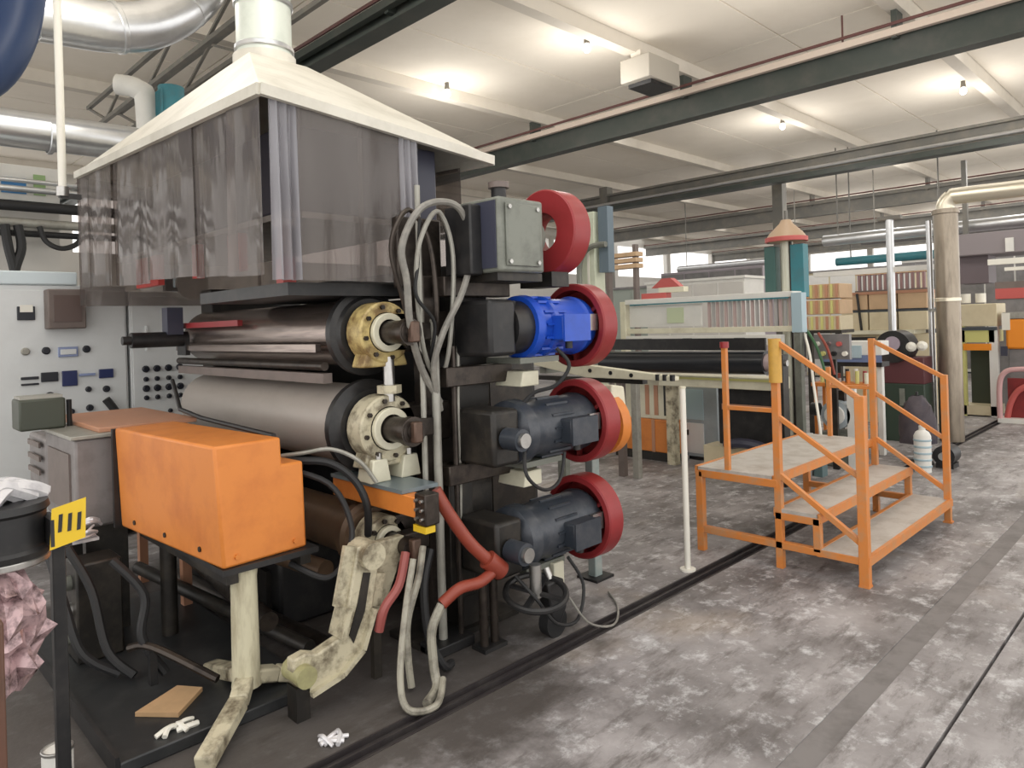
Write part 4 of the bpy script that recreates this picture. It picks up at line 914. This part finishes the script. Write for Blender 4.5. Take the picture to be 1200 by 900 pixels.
# ================================================================ second machine line behind the calender
t = thing('feed_arm', 'cream inclined feed arm with holes behind the red ring guards', 'arm', (5.0, 3.8, 1.1))
fa = M().prism([(4.75, 1.27), (3.18, 1.135), (3.18, 1.10), (4.1, 1.10), (4.75, 1.20)], 'x', 4.97, 5.05).build('plate', cream_clean, t, 0.005)
for y, z in ((4.05, 1.165), (3.82, 1.15), (3.6, 1.135)): M().cyl((4.972, y, z), (4.962, y, z), 0.018, n=12).build('hole', black, fa)
M().bx(4.99, 5.06, 3.5, 4.75, 1.06, 1.10).build('under_rail', frame_dark, t)
for y in (3.20, 3.27, 3.34): M().cyl((4.98, y, 1.10), (4.98, y, 1.15), 0.022, n=10).build('bolt', black, t)
M().bx(5.0, 5.06, 4.4, 4.5, 0, 1.08).build('stay', frame_grey, t)
M().bx(5.0, 5.8, 4.62, 4.70, 1.12, 1.18).build('cross_bar', frame_grey, t)
t = thing('trestle', 'taupe two legged trestle under the feed arm', 'trestle', (5.93, 4.35, 0))
for k, y in enumerate((4.22, 4.40)): M().bx(5.9, 5.97, y, y + 0.07, 0, 1.02).build('leg', [conduit, taupe][k], t, 0.004)
M().bx(5.88, 5.99, 4.18, 4.52, 1.02, 1.06).build('top_bar', taupe, t)
t = thing('orange_chute', 'low orange panel box on the floor behind the middle motor', 'box', (6.9, 4.8, 0.0))
M().bx(6.8, 7.0, 4.33, 5.28, 0.10, 0.47).build('panel', orange, t, 0.01)
M().bx(6.79, 6.8, 4.62, 4.66, 0.10, 0.47).build('rib', salmon, t)
M().bx(6.82, 6.98, 4.4, 5.2, 0, 0.10).build('base', frame_dark, t)
t = thing('cream_housing', 'cream machine housing standing on the low orange panel box', 'housing', (6.95, 4.6, 0.47))
M().bx(6.82, 7.0, 4.36, 5.2, 0.472, 0.98).build('body', cream_clean, t, 0.01)
for y in (4.45, 4.58, 4.7): M().bx(6.81, 6.82, y, y + 0.05, 0.52, 0.86).build('slot', salmon if y > 4.5 else black, t)
t = thing('blue_grey_cabinet', 'pale blue grey cabinet on the floor beyond the white pole', 'cabinet', (7.25, 4.2, 0))
M().bx(7.1, 7.45, 4.0, 4.42, 0.04, 0.84).build('body', blue_grey, t, 0.008)
M().bx(7.09, 7.1, 4.17, 4.40, 0.08, 0.42).build('door', white_cab, t); M().bx(7.09, 7.1, 4.17, 4.40, 0.46, 0.80).build('door', ltblue, t)
M().bx(7.08, 7.09, 4.36, 4.38, 0.28, 0.34).build('handle', black, t)
M().bx(7.13, 7.42, 4.03, 4.39, 0, 0.04).build('plinth', black, t)
t = thing('rubber_roll', 'long glossy black rubber roll behind the orange step platform', 'roll', (6.5, 4.1, 1.0))
M().cyl((6.5, 3.12, 1.16), (6.5, 5.3, 1.14), 0.115, n=32).build('roll', black_roll, t)
M().cyl((6.5, 3.02, 1.16), (6.5, 3.12, 1.16), 0.085, n=24).build('end_cap', mat('pink_grey_cap', (0.42, 0.33, 0.33), 0.4), t)
M().cyl((6.5, 2.92, 1.16), (6.5, 3.02, 1.16), 0.03, n=12).build('axle', steel, t)
M().bx(6.44, 6.56, 2.94, 2.99, 0.0, 1.24).build('stand', frame_dark, t); M().bx(6.44, 6.56, 5.3, 5.36, 0, 1.24).build('stand', frame_dark, t)
M().bx(6.43, 6.46, 3.1, 5.3, 1.28, 1.40).build('backing_bar', black, t)
t = thing('roll_bench', 'cream bench beam under the black rubber roll', 'bench', (6.7, 3.7, 0))
M().bx(6.60, 6.9, 3.08, 4.42, 0.88, 1.0).build('beam', cream_clean, t, 0.008)
M().bx(6.58, 6.6, 3.1, 4.4, 0.965, 0.985).build('lip', yellowgreen, t)
M().bx(6.68, 6.88, 3.1, 3.75, 0.30, 0.88).build('dark_body', black, t, 0.01)
M().bx(6.66, 6.68, 3.12, 3.7, 0.66, 0.72).build('pipe_shelf', salmon, t)
for y in (3.12, 4.3): M().bx(6.7, 6.8, y, y + 0.1, 0, 0.88 if y > 4 else 0.30).build('leg', cream, t)
M().bx(6.62, 6.9, 3.15, 3.9, 0.0, 0.28).build('base_box', cream_far, t)
cable('cable', 'dark blue hose bundle on the floor under the cream bench', [(6.55, 3.6, 0.32), (6.5, 3.4, 0.36), (6.5, 3.2, 0.34), (6.52, 3.05, 0.26)], 0.05, navy_panel)

t = thing('comb_rack', 'cream rack with a comb of thin slats above the black rubber roll', 'rack', (7.3, 4.2, 1.3))
M().bx(7.2, 7.5, 3.16, 5.28, 1.80, 1.86).build('top_rail', white_far, t, 0.004)
M().bx(7.19, 7.2, 3.2, 5.2, 1.785, 1.80).build('teal_edge', teal, t)  # thin teal strip along the lower edge of the top rail
M().bx(7.22, 7.3, 3.16, 5.28, 1.44, 1.50).build('middle_rail', cream_clean, t, 0.004)
M().bx(7.2, 7.3, 3.30, 5.28, 1.30, 1.41).build('lower_band', white_far, t, 0.004)
for y in (3.7, 4.35, 4.9): M().bx(7.19, 7.2, y, y + 0.12, 1.33, 1.38).build('dark_slot', black, t)
for k in range(19):
    y = 3.20 + k * 0.052
    M().bx(7.24, 7.27, y, y + 0.026, 1.50, 1.79).build('slat', [mat('slat_pink', (0.50, 0.38, 0.36), 0.5), mat('slat_grey', (0.42, 0.41, 0.40), 0.5)][k % 2], t)
M().bx(7.25, 7.28, 4.25, 5.25, 1.52, 1.78).build('white_panel', white_far, t); M().bx(7.235, 7.25, 4.48, 4.70, 1.56, 1.74).build('green_panel', mat('pale_green', (0.55, 0.62, 0.42), 0.5), t)
M().bx(7.18, 7.3, 3.06, 3.17, 1.43, 1.84).build('end_bracket', ltblue, t, 0.004)
M().bx(7.2, 7.28, 3.09, 3.16, 0.0, 1.43).build('end_post', frame_grey, t, 0.004)
M().bx(7.2, 7.3, 5.28, 5.36, 0.0, 1.84).build('end_post', cream_clean, t, 0.004)
t = thing('red_clamp', 'red and cream clamp lying on top of the comb rack', 'clamp', (7.35, 4.85, 1.86))
M().bx(7.3, 7.42, 4.75, 5.1, 1.861, 1.93).build('base', pinkred, t); M().bx(7.3, 7.4, 4.5, 4.85, 1.93, 1.99).build('jaw', cream_clean, t)
M().prism([(4.55, 1.99), (4.95, 1.99), (4.80, 2.10), (4.68, 2.10)], 'x', 7.3, 7.4).build('cap', pinkred, t)
t = thing('teal_column', 'teal and cream column with a red brown cone head right of the comb rack', 'column', (7.4, 3.25, 0))
M().cyl((7.5, 3.34, 0), (7.5, 3.34, 2.45), 0.065, n=20).build('pipe', mat('column_cream', (0.62, 0.62, 0.52), 0.4, 0.2), t)
M().bx(7.42, 7.55, 3.44, 3.56, 1.84, 2.36).build('teal_box', mat('dark_teal', (0.05, 0.12, 0.11), 0.45), t, 0.005)
M().bx(7.42, 7.55, 3.13, 3.27, 1.80, 2.36).build('teal_box', teal, t, 0.005)
M().lathe((7.5, 3.34, 2.40), (0, 0, 1), [(0, 0), (0, 0.20), (0.04, 0.21), (0.10, 0.17), (0.20, 0.07), (0.24, 0.05), (0.24, 0)], 24).build('cone', mat('cone_tan', (0.42, 0.30, 0.20), 0.5), t)
M().ring((7.5, 3.34, 2.40), (0, 0, 1), 0.05, 0.22, 0.19, 24, 0.004).build('cone_rim', pinkred, t)
M().cyl((7.5, 3.34, 2.60), (7.5, 3.34, 2.74), 0.02, n=10).build('top_stub', beam_grey, t)
M().bx(7.44, 7.47, 3.27, 3.29, 0.2, 2.4).build('rust_strip', frame_dark, t)

t = thing('cream_pillar', 'pale cream green pillar rising right behind the open red ring', 'pillar', (6.9, 5.35, 0))
M().bx(6.8, 7.0, 5.42, 5.64, 0, 2.95).build('post', mat('pillar_pale', (0.62, 0.66, 0.52), 0.5, 0, 0.4, (0.42, 0.45, 0.34), 5), t, 0.006)
M().bx(6.79, 6.8, 5.50, 5.53, 0.3, 2.9).build('groove', white_p, t)
M().bx(6.84, 6.96, 5.24, 5.38, 2.2, 3.0).build('blue_plate', mat('slate_blue', (0.13, 0.18, 0.22), 0.5), t)
cable('hose', 'grey green arched hose beside the open red ring', [(6.72, 5.60, 0.05), (6.72, 5.60, 1.95), (6.72, 5.59, 2.3), (6.72, 5.50, 2.46), (6.72, 5.36, 2.52), (6.72, 5.18, 2.52)], 0.035, frame_grey, 'hose')
t = thing('brown_crate', 'brown slatted crate behind the pillar, under the far beams', 'crate', (10, 7.6, 2.0))
for k in range(3): M().bx(9.9, 10.1, 7.0, 7.7, 2.50 + k * 0.1, 2.57 + k * 0.1).build('slat', wood_far, t)
for y in (7.05, 7.62): M().bx(9.95, 10.05, y, y + 0.06, 0, 2.9).build('post', taupe, t)

# wide storage blocks along the line (pale, behind the rack)
def block(name, lab, cat, x, x1, y0, y1, z1, mt, pan=0, pmt=None, z0=0.0, top=None):
    t = thing(name, lab, cat, ((x + x1) / 2, (y0 + y1) / 2, z0))
    M().bx(x, x1, y0, y1, z0 + 0.04, z1).build('body', mt, t, 0.01)
    M().bx(x + 0.03, x1 - 0.03, y0 + 0.03, y1 - 0.03, z0, z0 + 0.04).build('plinth', seam, t)
    for k in range(pan):
        w_ = (y1 - y0) / pan
        M().bx(x - 0.015, x, y0 + k * w_ + 0.02, y0 + (k + 1) * w_ - 0.02, z0 + 0.12, z1 - 0.06).build('panel', pmt or mt, t, 0.004)
    if top: M().bx(x - 0.03, x1 + 0.03, y0 - 0.03, y1 + 0.03, z1, z1 + 0.05).build('top', top, t)
    return t
block('storage_cabinet', 'pale grey cabinet with panel doors far behind the comb rack', 'cabinet', 12.5, 13.3, 6.4, 8.6, 2.35, white_far, 4, wall_m, top=white_far)
block('storage_cabinet', 'green grey cabinet left of the pale cabinet far behind the comb rack', 'cabinet', 12.8, 13.6, 8.7, 10.2, 2.3, mat('far_green_grey', (0.34, 0.38, 0.34), 0.5), 3, top=grey_far)
block('machine_cabinet', 'tall purple grey machine far behind the comb rack', 'machine', 17.0, 18.4, 8.2, 11.2, 2.9, mat('far_mauve', (0.36, 0.32, 0.35), 0.5), 4, grey_far)
block('machine_cabinet', 'cream machine block under the far beams left of the teal column', 'machine', 18.5, 20, 5.2, 7.8, 2.7, cream_far, 4, white_far, top=grey_far)
block('machine_cabinet', 'low dark machine at the far end of the hall', 'machine', 22.5, 24, 6.5, 12.5, 2.6, grey_far, 6)
block('machine_cabinet', 'wide white machine at the far end, right of the teal column', 'machine', 21.0, 22.4, 2.4, 6.2, 3.0, white_far, 6, grey_far, top=grey_far)

t = thing('yellow_crate_stack', 'stack of yellow tan ribbed crates right of the teal column', 'crates', (9.7, 3.8, 0))
for k in range(3):
    c = M().bx(9.5, 9.95, 3.55, 4.03, 1.40 + k * 0.21, 1.59 + k * 0.21).build('crate', wood_far if k else cream_far, t, 0.006)
    for j in range(7): M().bx(9.485, 9.5, 3.57 + j * 0.066, 3.60 + j * 0.066, 1.41 + k * 0.21, 1.58 + k * 0.21).build('rib', yellowgreen if j % 2 else salmon, c)
for y in (3.58, 3.95): M().bx(9.55, 9.63, y, y + 0.06, 0, 1.40).build('leg', frame_dark, t)
M().bx(9.5, 9.95, 3.54, 4.04, 1.36, 1.40).build('shelf', frame_dark, t)
t = thing('panel_stack', 'long cream and tan panelled machine housing behind the step handrails', 'machine', (11.3, 3.5, 0))
for (a, b, mtt) in ((1.36, 1.62, cream_far), (1.66, 1.88, wood_far)):
    for k in range(3): M().bx(11.0, 11.5, 2.94 + k * 0.39, 3.31 + k * 0.39, a, b).build('panel', mtt, t, 0.006)
M().bx(11.02, 11.48, 2.92, 4.12, 1.62, 1.66).build('seam_strip', seam, t)
M().bx(10.99, 11.5, 2.92, 4.12, 1.88, 1.92).build('edge', salmon, t)
M().bx(10.97, 11.5, 3.1, 4.1, 1.30, 1.36).build('ledge', cream_clean, t)
M().bx(11.1, 11.45, 2.95, 4.1, 0, 1.30).build('base', cream_far, t)
M().bx(10.98, 11.0, 3.62, 4.02, 1.20, 1.26).build('dark_slot', black, t)
for y in (3.34, 3.80): M().bar((10.97, y + 0.05, 1.90), (10.97, y, 1.36), 0.025, 0.03).build('strap', black, t)
t = thing('ribbed_rack', 'purple brown ribbed rack above the tan panelled machine', 'rack', (11.7, 3.6, 1.9))
M().bx(11.6, 11.9, 3.10, 4.10, 1.921, 1.96).build('base', taupe, t)
for k in range(13): M().bx(11.6, 11.66, 3.12 + k * 0.075, 3.155 + k * 0.075, 1.96, 2.20).build('rib', mat('rib_mauve', (0.27, 0.17, 0.17), 0.5), t)
M().bx(11.62, 11.9, 3.10, 4.10, 2.20, 2.24).build('top', wood_far, t)
M().bx(11.62, 11.9, 3.1, 4.1, 0, 1.92).build('stand', grey_far, t)
t = thing('steel_post', 'slim pale steel post with a crossbar behind the handrails', 'post', (10.5, 3.25, 0))
M().cyl((10.55, 3.25, 0), (10.55, 3.25, 2.9), 0.05, n=14).build('post', galv, t)
M().bx(10.52, 10.58, 2.5, 4.3, 2.16, 2.23).build('crossbar', white_far, t)
M().bx(10.5, 10.6, 3.1, 3.4, 2.88, 2.93).build('head', beam_grey, t)
t = thing('bronze_pipe', 'tall brown silver vertical pipe with an elbow running right near the top', 'pipe', (10, 2.44, 0))
pm = mat('bronze_duct', (0.34, 0.29, 0.23), 0.3, 0.75, 0.6, (0.17, 0.14, 0.11), 4, stretch=(4, 4, 0.7))
pm2 = mat('bright_duct', (0.80, 0.74, 0.60), 0.3, 0.7)
M().cyl((10.0, 2.44, 0.0), (10.0, 2.44, 2.85), 0.135, n=28).build('riser', pm, t)
M().tube([(10.0, 2.44, 2.85), (10.0, 2.43, 2.93), (10.0, 2.37, 3.0), (10.0, 2.28, 3.01), (10.0, 1.6, 3.0), (10.0, 0.4, 2.99)], 0.10, 20).build('elbow_run', pm2, t)
M().ring((10, 2.44, 1.72), (0, 0, 1), 0.05, 0.145, 0.13, 28, 0.006).build('band', pm2, t)
M().ring((10, 2.44, 2.80), (0, 0, 1), 0.06, 0.15, 0.13, 28, 0.006).build('band', pm, t)
t = thing('vertical_pipe', 'thin bright pipe strapped left of the tall brown pipe', 'pipe', (10, 2.62, 0))
M().cyl((10.05, 2.64, 0), (10.05, 2.64, 2.75), 0.035, n=12).build('pipe', galv, t)
M().bx(10.0, 10.08, 2.58, 2.66, 1.6, 1.64).build('strap', steel, t)

t = thing('dark_winder', 'dark round headed winding machine behind the step handrails', 'machine', (9.7, 2.8, 0))
M().bx(9.6, 10.0, 2.62, 3.10, 0.0, 0.72).build('base', mat('dark_green_machine', (0.03, 0.05, 0.035), 0.5), t, 0.01)
M().cyl((9.55, 2.95, 1.18), (9.9, 2.95, 1.18), 0.20, n=28).build('drum', black, t); M().cyl((9.53, 2.95, 1.22), (9.55, 2.95, 1.22), 0.09, n=20).build('hub', mat('mauve_hub', (0.36, 0.30, 0.36), 0.4), t)
M().bx(9.6, 9.95, 2.62, 3.12, 0.72, 1.05).build('head', mat('maroon_machine', (0.10, 0.03, 0.035), 0.5), t, 0.01)
for y in (2.74, 2.62): M().lathe((9.58, y, 1.18 + (2.74 - y) * 0.1), (-1, 0, 0), [(0, 0), (0, 0.055), (0.03, 0.06), (0.06, 0.03), (0.06, 0)], 16).build('lamp', white_p, t)
M().bx(9.59, 9.6, 2.84, 2.9, 0.45, 0.66).build('pale_door', frame_grey, t)
t = thing('blue_white_shelf', 'pale shelf with blue edge and black underside behind the near handrail', 'shelf', (8.6, 3.05, 0))
M().bx(8.5, 8.75, 2.74, 3.40, 1.13, 1.29).build('bin', white_far, t, 0.006)
M().bx(8.49, 8.5, 2.74, 3.40, 1.05, 1.13).build('blue_edge', mat('edge_blue', (0.15, 0.2, 0.35), 0.4), t)
M().bx(8.5, 8.75, 2.74, 3.40, 1.0, 1.05).build('underside', black, t)
M().bx(8.48, 8.5, 2.95, 3.10, 1.10, 1.24).build('label', ltblue, t)
for y in (2.76, 3.34): M().bx(8.55, 8.63, y, y + 0.05, 0, 1.0).build('leg', white_far, t)
t = thing('grey_pump', 'light grey pump unit with black parts behind the steps', 'pump', (7.7, 2.95, 0))
M().cyl((7.6, 2.92, 0.55), (7.95, 2.92, 0.55), 0.15, n=24).build('body', blue_grey, t)
M().bx(7.62, 7.95, 2.75, 3.1, 0.0, 0.36).build('base', frame_grey, t, 0.01)
M().cyl((7.56, 2.92, 0.55), (7.60, 2.92, 0.55), 0.10, n=20).build('front_cap', white_far, t)
M().bx(7.7, 7.85, 2.86, 2.98, 0.68, 0.80).build('terminal_box', grease, t)
M().bx(7.6, 7.66, 2.72, 2.80, 0.0, 0.86).build('white_post', white_far, t)
M().cyl((7.6, 3.08, 0.6), (7.6, 3.16, 0.6), 0.07, n=16).build('coupling', black, t)
t = thing('tool_trolley', 'cluttered tool trolley with orange and cream parts behind the near handrail', 'trolley', (7.9, 2.95, 0))
M().bx(8.05, 8.35, 2.75, 3.35, 0.80, 0.84).build('tray', orange, t)
random.seed(5)
cl = [cream_clean, red, yellowgreen, white_far, orange, black, steel, hose_red]
for k in range(12):
    y = 2.78 + 0.047 * k; h_ = random.uniform(0.05, 0.16); M().cyl((8.12 + 0.1 * (k % 2), y, 0.84), (8.12 + 0.1 * (k % 2), y, 0.84 + h_), 0.022, n=10).build('tool', cl[k % 8], t)
for x, y in ((8.07, 2.77), (8.07, 3.30), (8.31, 2.77), (8.31, 3.3)): M().bx(x, x + 0.03, y, y + 0.03, 0, 0.80).build('leg', orange, t)
t = thing('white_canister', 'ribbed white canister standing on the floor behind the far step rail', 'canister', (7.9, 2.19, 0))
M().lathe((7.9, 2.19, 0), (0, 0, 1), [(0, 0), (0, 0.075), (0.36, 0.078), (0.40, 0.06), (0.42, 0.03), (0.46, 0.03), (0.46, 0)], 20).build('body', white_far, t)
for k in range(5): M().ring((7.9, 2.19, 0.05 + 0.065 * k), (0, 0, 1), 0.02, 0.082, 0.07, 20, 0.003).build('rib', ltblue, t)
t = thing('dark_jacket', 'dark grey jacket hung on a short stand behind the white canister', 'jacket', (8.3, 2.35, 0))
jk = M(); jk.lathe((8.3, 2.34, 0.22), (0, 0, 1), [(0, 0.16), (0.10, 0.17), (0.28, 0.15), (0.40, 0.13), (0.48, 0.07), (0.5, 0.04)], 18)
for i, v in enumerate(jk.v): v.x += 0.02 * math.sin(i * 2.3); v.y += 0.025 * math.sin(v.z * 30 + i)
jk.build('cloth', mat('jacket_grey', (0.09, 0.075, 0.085), 0.8, 0, 0.5, (0.03, 0.03, 0.05), 8), t)
M().cyl((8.3, 2.34, 0), (8.3, 2.34, 0.76), 0.015, n=8).build('stand', black, t); M().cyl((8.3, 2.34, 0), (8.3, 2.34, 0.02), 0.14, n=16).build('base', black, t)
t = thing('floor_motor', 'small black motor on the floor right of the white canister', 'motor', (8.3, 2.08, 0))
M().cyl((8.15, 2.07, 0.13), (8.4, 2.07, 0.13), 0.10, n=20).build('body', black, t); M().bx(8.18, 8.38, 1.99, 2.15, 0, 0.05).build('foot', black, t)
M().cyl((8.11, 2.07, 0.13), (8.15, 2.07, 0.13), 0.04, n=14).build('shaft', steel, t)
t = thing('drain_pipe', 'short grey stub pipe on the floor behind the step deck', 'pipe', (7.0, 2.9, 0))
M().cyl((7.1, 2.98, 0), (7.1, 2.98, 0.42), 0.03, n=12).build('pipe', galv, t); M().bx(7.05, 7.18, 2.85, 2.93, 0, 0.30).build('box', mat('dull_teal', (0.10, 0.16, 0.17), 0.5), t)
for k, (p, mt_, lab) in enumerate((
    ([(7.3, 3.1, 1.45), (7.2, 3.0, 1.2), (7.15, 2.95, 0.9), (7.0, 2.85, 0.6), (6.95, 2.8, 0.3)], white_p, 'white cable hanging down right of the ochre post sleeve'),
    ([(7.35, 3.12, 1.5), (7.3, 2.98, 1.3), (7.3, 2.9, 1.05), (7.25, 2.85, 0.8)], green_leaf, 'green cable hanging beside the white cable'),
    ([(7.3, 2.95, 1.42), (7.28, 2.85, 1.25), (7.3, 2.8, 1.0)], hose_red, 'short red cable hanging behind the near handrail'))):
    cable('cable', lab, p, 0.014, mt_)
t = thing('valve_board', 'small valve board with coloured knobs above the near handrail', 'panel', (7.7, 3.0, 1.0))
M().bx(7.5, 7.56, 2.72, 3.08, 1.14, 1.40).build('board', grey_far, t)
for k in range(6): M().cyl((7.5, 2.76 + 0.055 * k, 1.2 + 0.1 * (k % 2)), (7.46, 2.76 + 0.055 * k, 1.2 + 0.1 * (k % 2)), 0.025, n=10).build('knob', [white_p, pinkred, black, pink_foil, yellowgreen, white_p][k], t)
M().bx(7.50, 7.54, 2.86, 2.92, 0, 1.14).build('stand', frame_dark, t)

# right edge machines
t = thing('cream_press', 'cream and yellow framed machine right of the tall brown pipe', 'machine', (12.5, 2.65, 0))
M().bx(12.5, 13.1, 2.42, 2.95, 1.36, 1.70).build('head', cream_far, t, 0.01)
M().bx(12.48, 12.5, 2.42, 2.95, 1.30, 1.35).build('trim', seam, t)
M().bx(12.5, 13.1, 2.46, 2.90, 1.12, 1.30).build('lower_head', yellowgreen, t)
M().bx(12.48, 12.5, 2.5, 2.86, 1.0, 1.10).build('orange_strip', orange_far, t)
for y in (2.84, 2.42): M().bx(12.5, 12.6, y, y + 0.11, 0, 1.36).build('post', yellowgreen if y > 2.8 else white_far, t)
M().bx(12.9, 13.0, 2.5, 2.86, 0.10, 1.0).build('dark_back', mat('dark_olive', (0.05, 0.06, 0.04), 0.5), t)
M().bx(12.5, 13.0, 2.45, 2.92, 0.02, 0.16).build('bed', cream_far, t)
for k in range(2): M().cyl((12.7, 2.66 + 0.2 * k, 1.72), (12.7, 2.66 + 0.2 * k, 1.86), 0.07, n=16).build('cap', white_p, t)
t = thing('orange_machine', 'bright orange machine head at the right edge', 'machine', (12.6, 2.1, 0))
M().bx(12.5, 13.0, 1.90, 2.32, 1.02, 1.46).build('head', orange_far, t, 0.03)
M().bx(12.48, 12.5, 2.26, 2.36, 1.30, 1.55).build('cap', white_p, t); M().bx(12.46, 12.5, 2.30, 2.38, 0.92, 1.06).build('knob', navy_panel, t)
M().bx(12.55, 12.95, 2.0, 2.3, 0, 1.02).build('column', grey_far, t, 0.01)
M().bx(12.5, 13.0, 1.85, 2.35, 1.47, 1.56).build('top', conduit, t)
t = thing('tube_barrier', 'dark red arched tube frame low at the right edge', 'frame', (12, 2.1, 0))
M().tube([(12.0, 2.32, 0.0), (12.0, 2.32, 0.5), (12.0, 2.26, 0.70), (12.0, 2.1, 0.76), (12.0, 1.7, 0.76)], 0.035, 10).build('arch', mat('frame_pink', (0.60, 0.36, 0.36), 0.5), t)
M().tube([(12.1, 2.26, 0.0), (12.1, 2.20, 0.3), (12.1, 2.05, 0.5), (12.1, 1.7, 0.6)], 0.04, 10).build('brace', pinkred, t)
M().bx(11.95, 12.3, 1.7, 2.34, 0, 0.06).build('base', white_far, t); M().bx(12.15, 12.2, 1.8, 2.25, 0.06, 0.62).build('panel', red_dark, t)
t = thing('red_white_cabinet', 'red topped grey machine high at the right edge', 'machine', (14.2, 2.6, 0))
M().bx(14.0, 14.6, 2.1, 2.70, 0, 1.78).build('body', grey_far, t, 0.01); M().bx(13.98, 14.6, 2.1, 2.72, 1.78, 1.95).build('red_top', pinkred, t); M().bx(13.98, 14.6, 2.1, 2.72, 1.95, 2.06).build('top', taupe, t)
t = thing('grey_extractor', 'grey overhead extractor box with white lamp strips at the far right', 'extractor', (15.2, 3, 2.1))
M().bx(15.0, 16, 2.3, 3.6, 2.6, 3.0).build('box', mat('mauve_grey', (0.25, 0.22, 0.23), 0.5), t, 0.02)
M().bx(14.9, 15.0, 2.35, 3.0, 2.40, 2.50).build('white_strip', white_p, t); M().bx(14.88, 15.0, 2.2, 2.75, 2.28, 2.34).build('white_strip', white_p, t)
M().bx(14.95, 15.0, 2.62, 2.74, 2.62, 2.86).build('gauge', white_far, t)
for y in (2.4, 3.4): M().bx(15.4, 15.5, y, y + 0.08, 3.0, 4.42).build('hanger', beam_grey, t)
M().bx(15.2, 15.8, 3.05, 3.5, 2.1, 2.6).build('lower_box', mat('mauve_dark', (0.14, 0.11, 0.12), 0.5), t)
for i, (x, y0, y1, z, r, mt_, lab) in enumerate(((15.8, 1.5, 6.2, 3.22, 0.12, galv, 'pale overhead pipe far back right of the teal column'), (19, 0.5, 6.5, 3.5, 0.16, grey_far, 'grey overhead pipe far back, highest right of the teal column'), (15.95, 3.7, 6.0, 2.75, 0.09, teal, 'green blue overhead pipe far back above the tan panels'), (19.2, 8.0, 12, 3.15, 0.10, galv, 'pale overhead pipe far back left of the teal column'))):
    t = thing('overhead_pipe', lab, 'pipe', (x, (y0 + y1) / 2, z)); M().cyl((x, y0, z), (x, y1, z), r, n=14).build('pipe', mt_, t)
    for y in (y0 + 0.3, y1 - 0.3): M().cyl((x, y, z), (x, y, CZ), 0.015, n=6).build('hanger', beam_grey, t)
for i, (x, y, lab) in enumerate(((16.3, 7.4, 'slim far hall column left of the teal column'), (14.6, 11.2, 'hall column left of the far beams behind the pillar'))):
    t = thing('hall_column', lab, 'column', (x, y, 0))
    M().bx(x - 0.12, x + 0.12, y - 0.12, y + 0.12, 0, CZ - 0.16).build('shaft', beam_grey, t); M().bx(x - 0.2, x + 0.2, y - 0.2, y + 0.2, 0, 0.03).build('base_plate', grey_far, t)
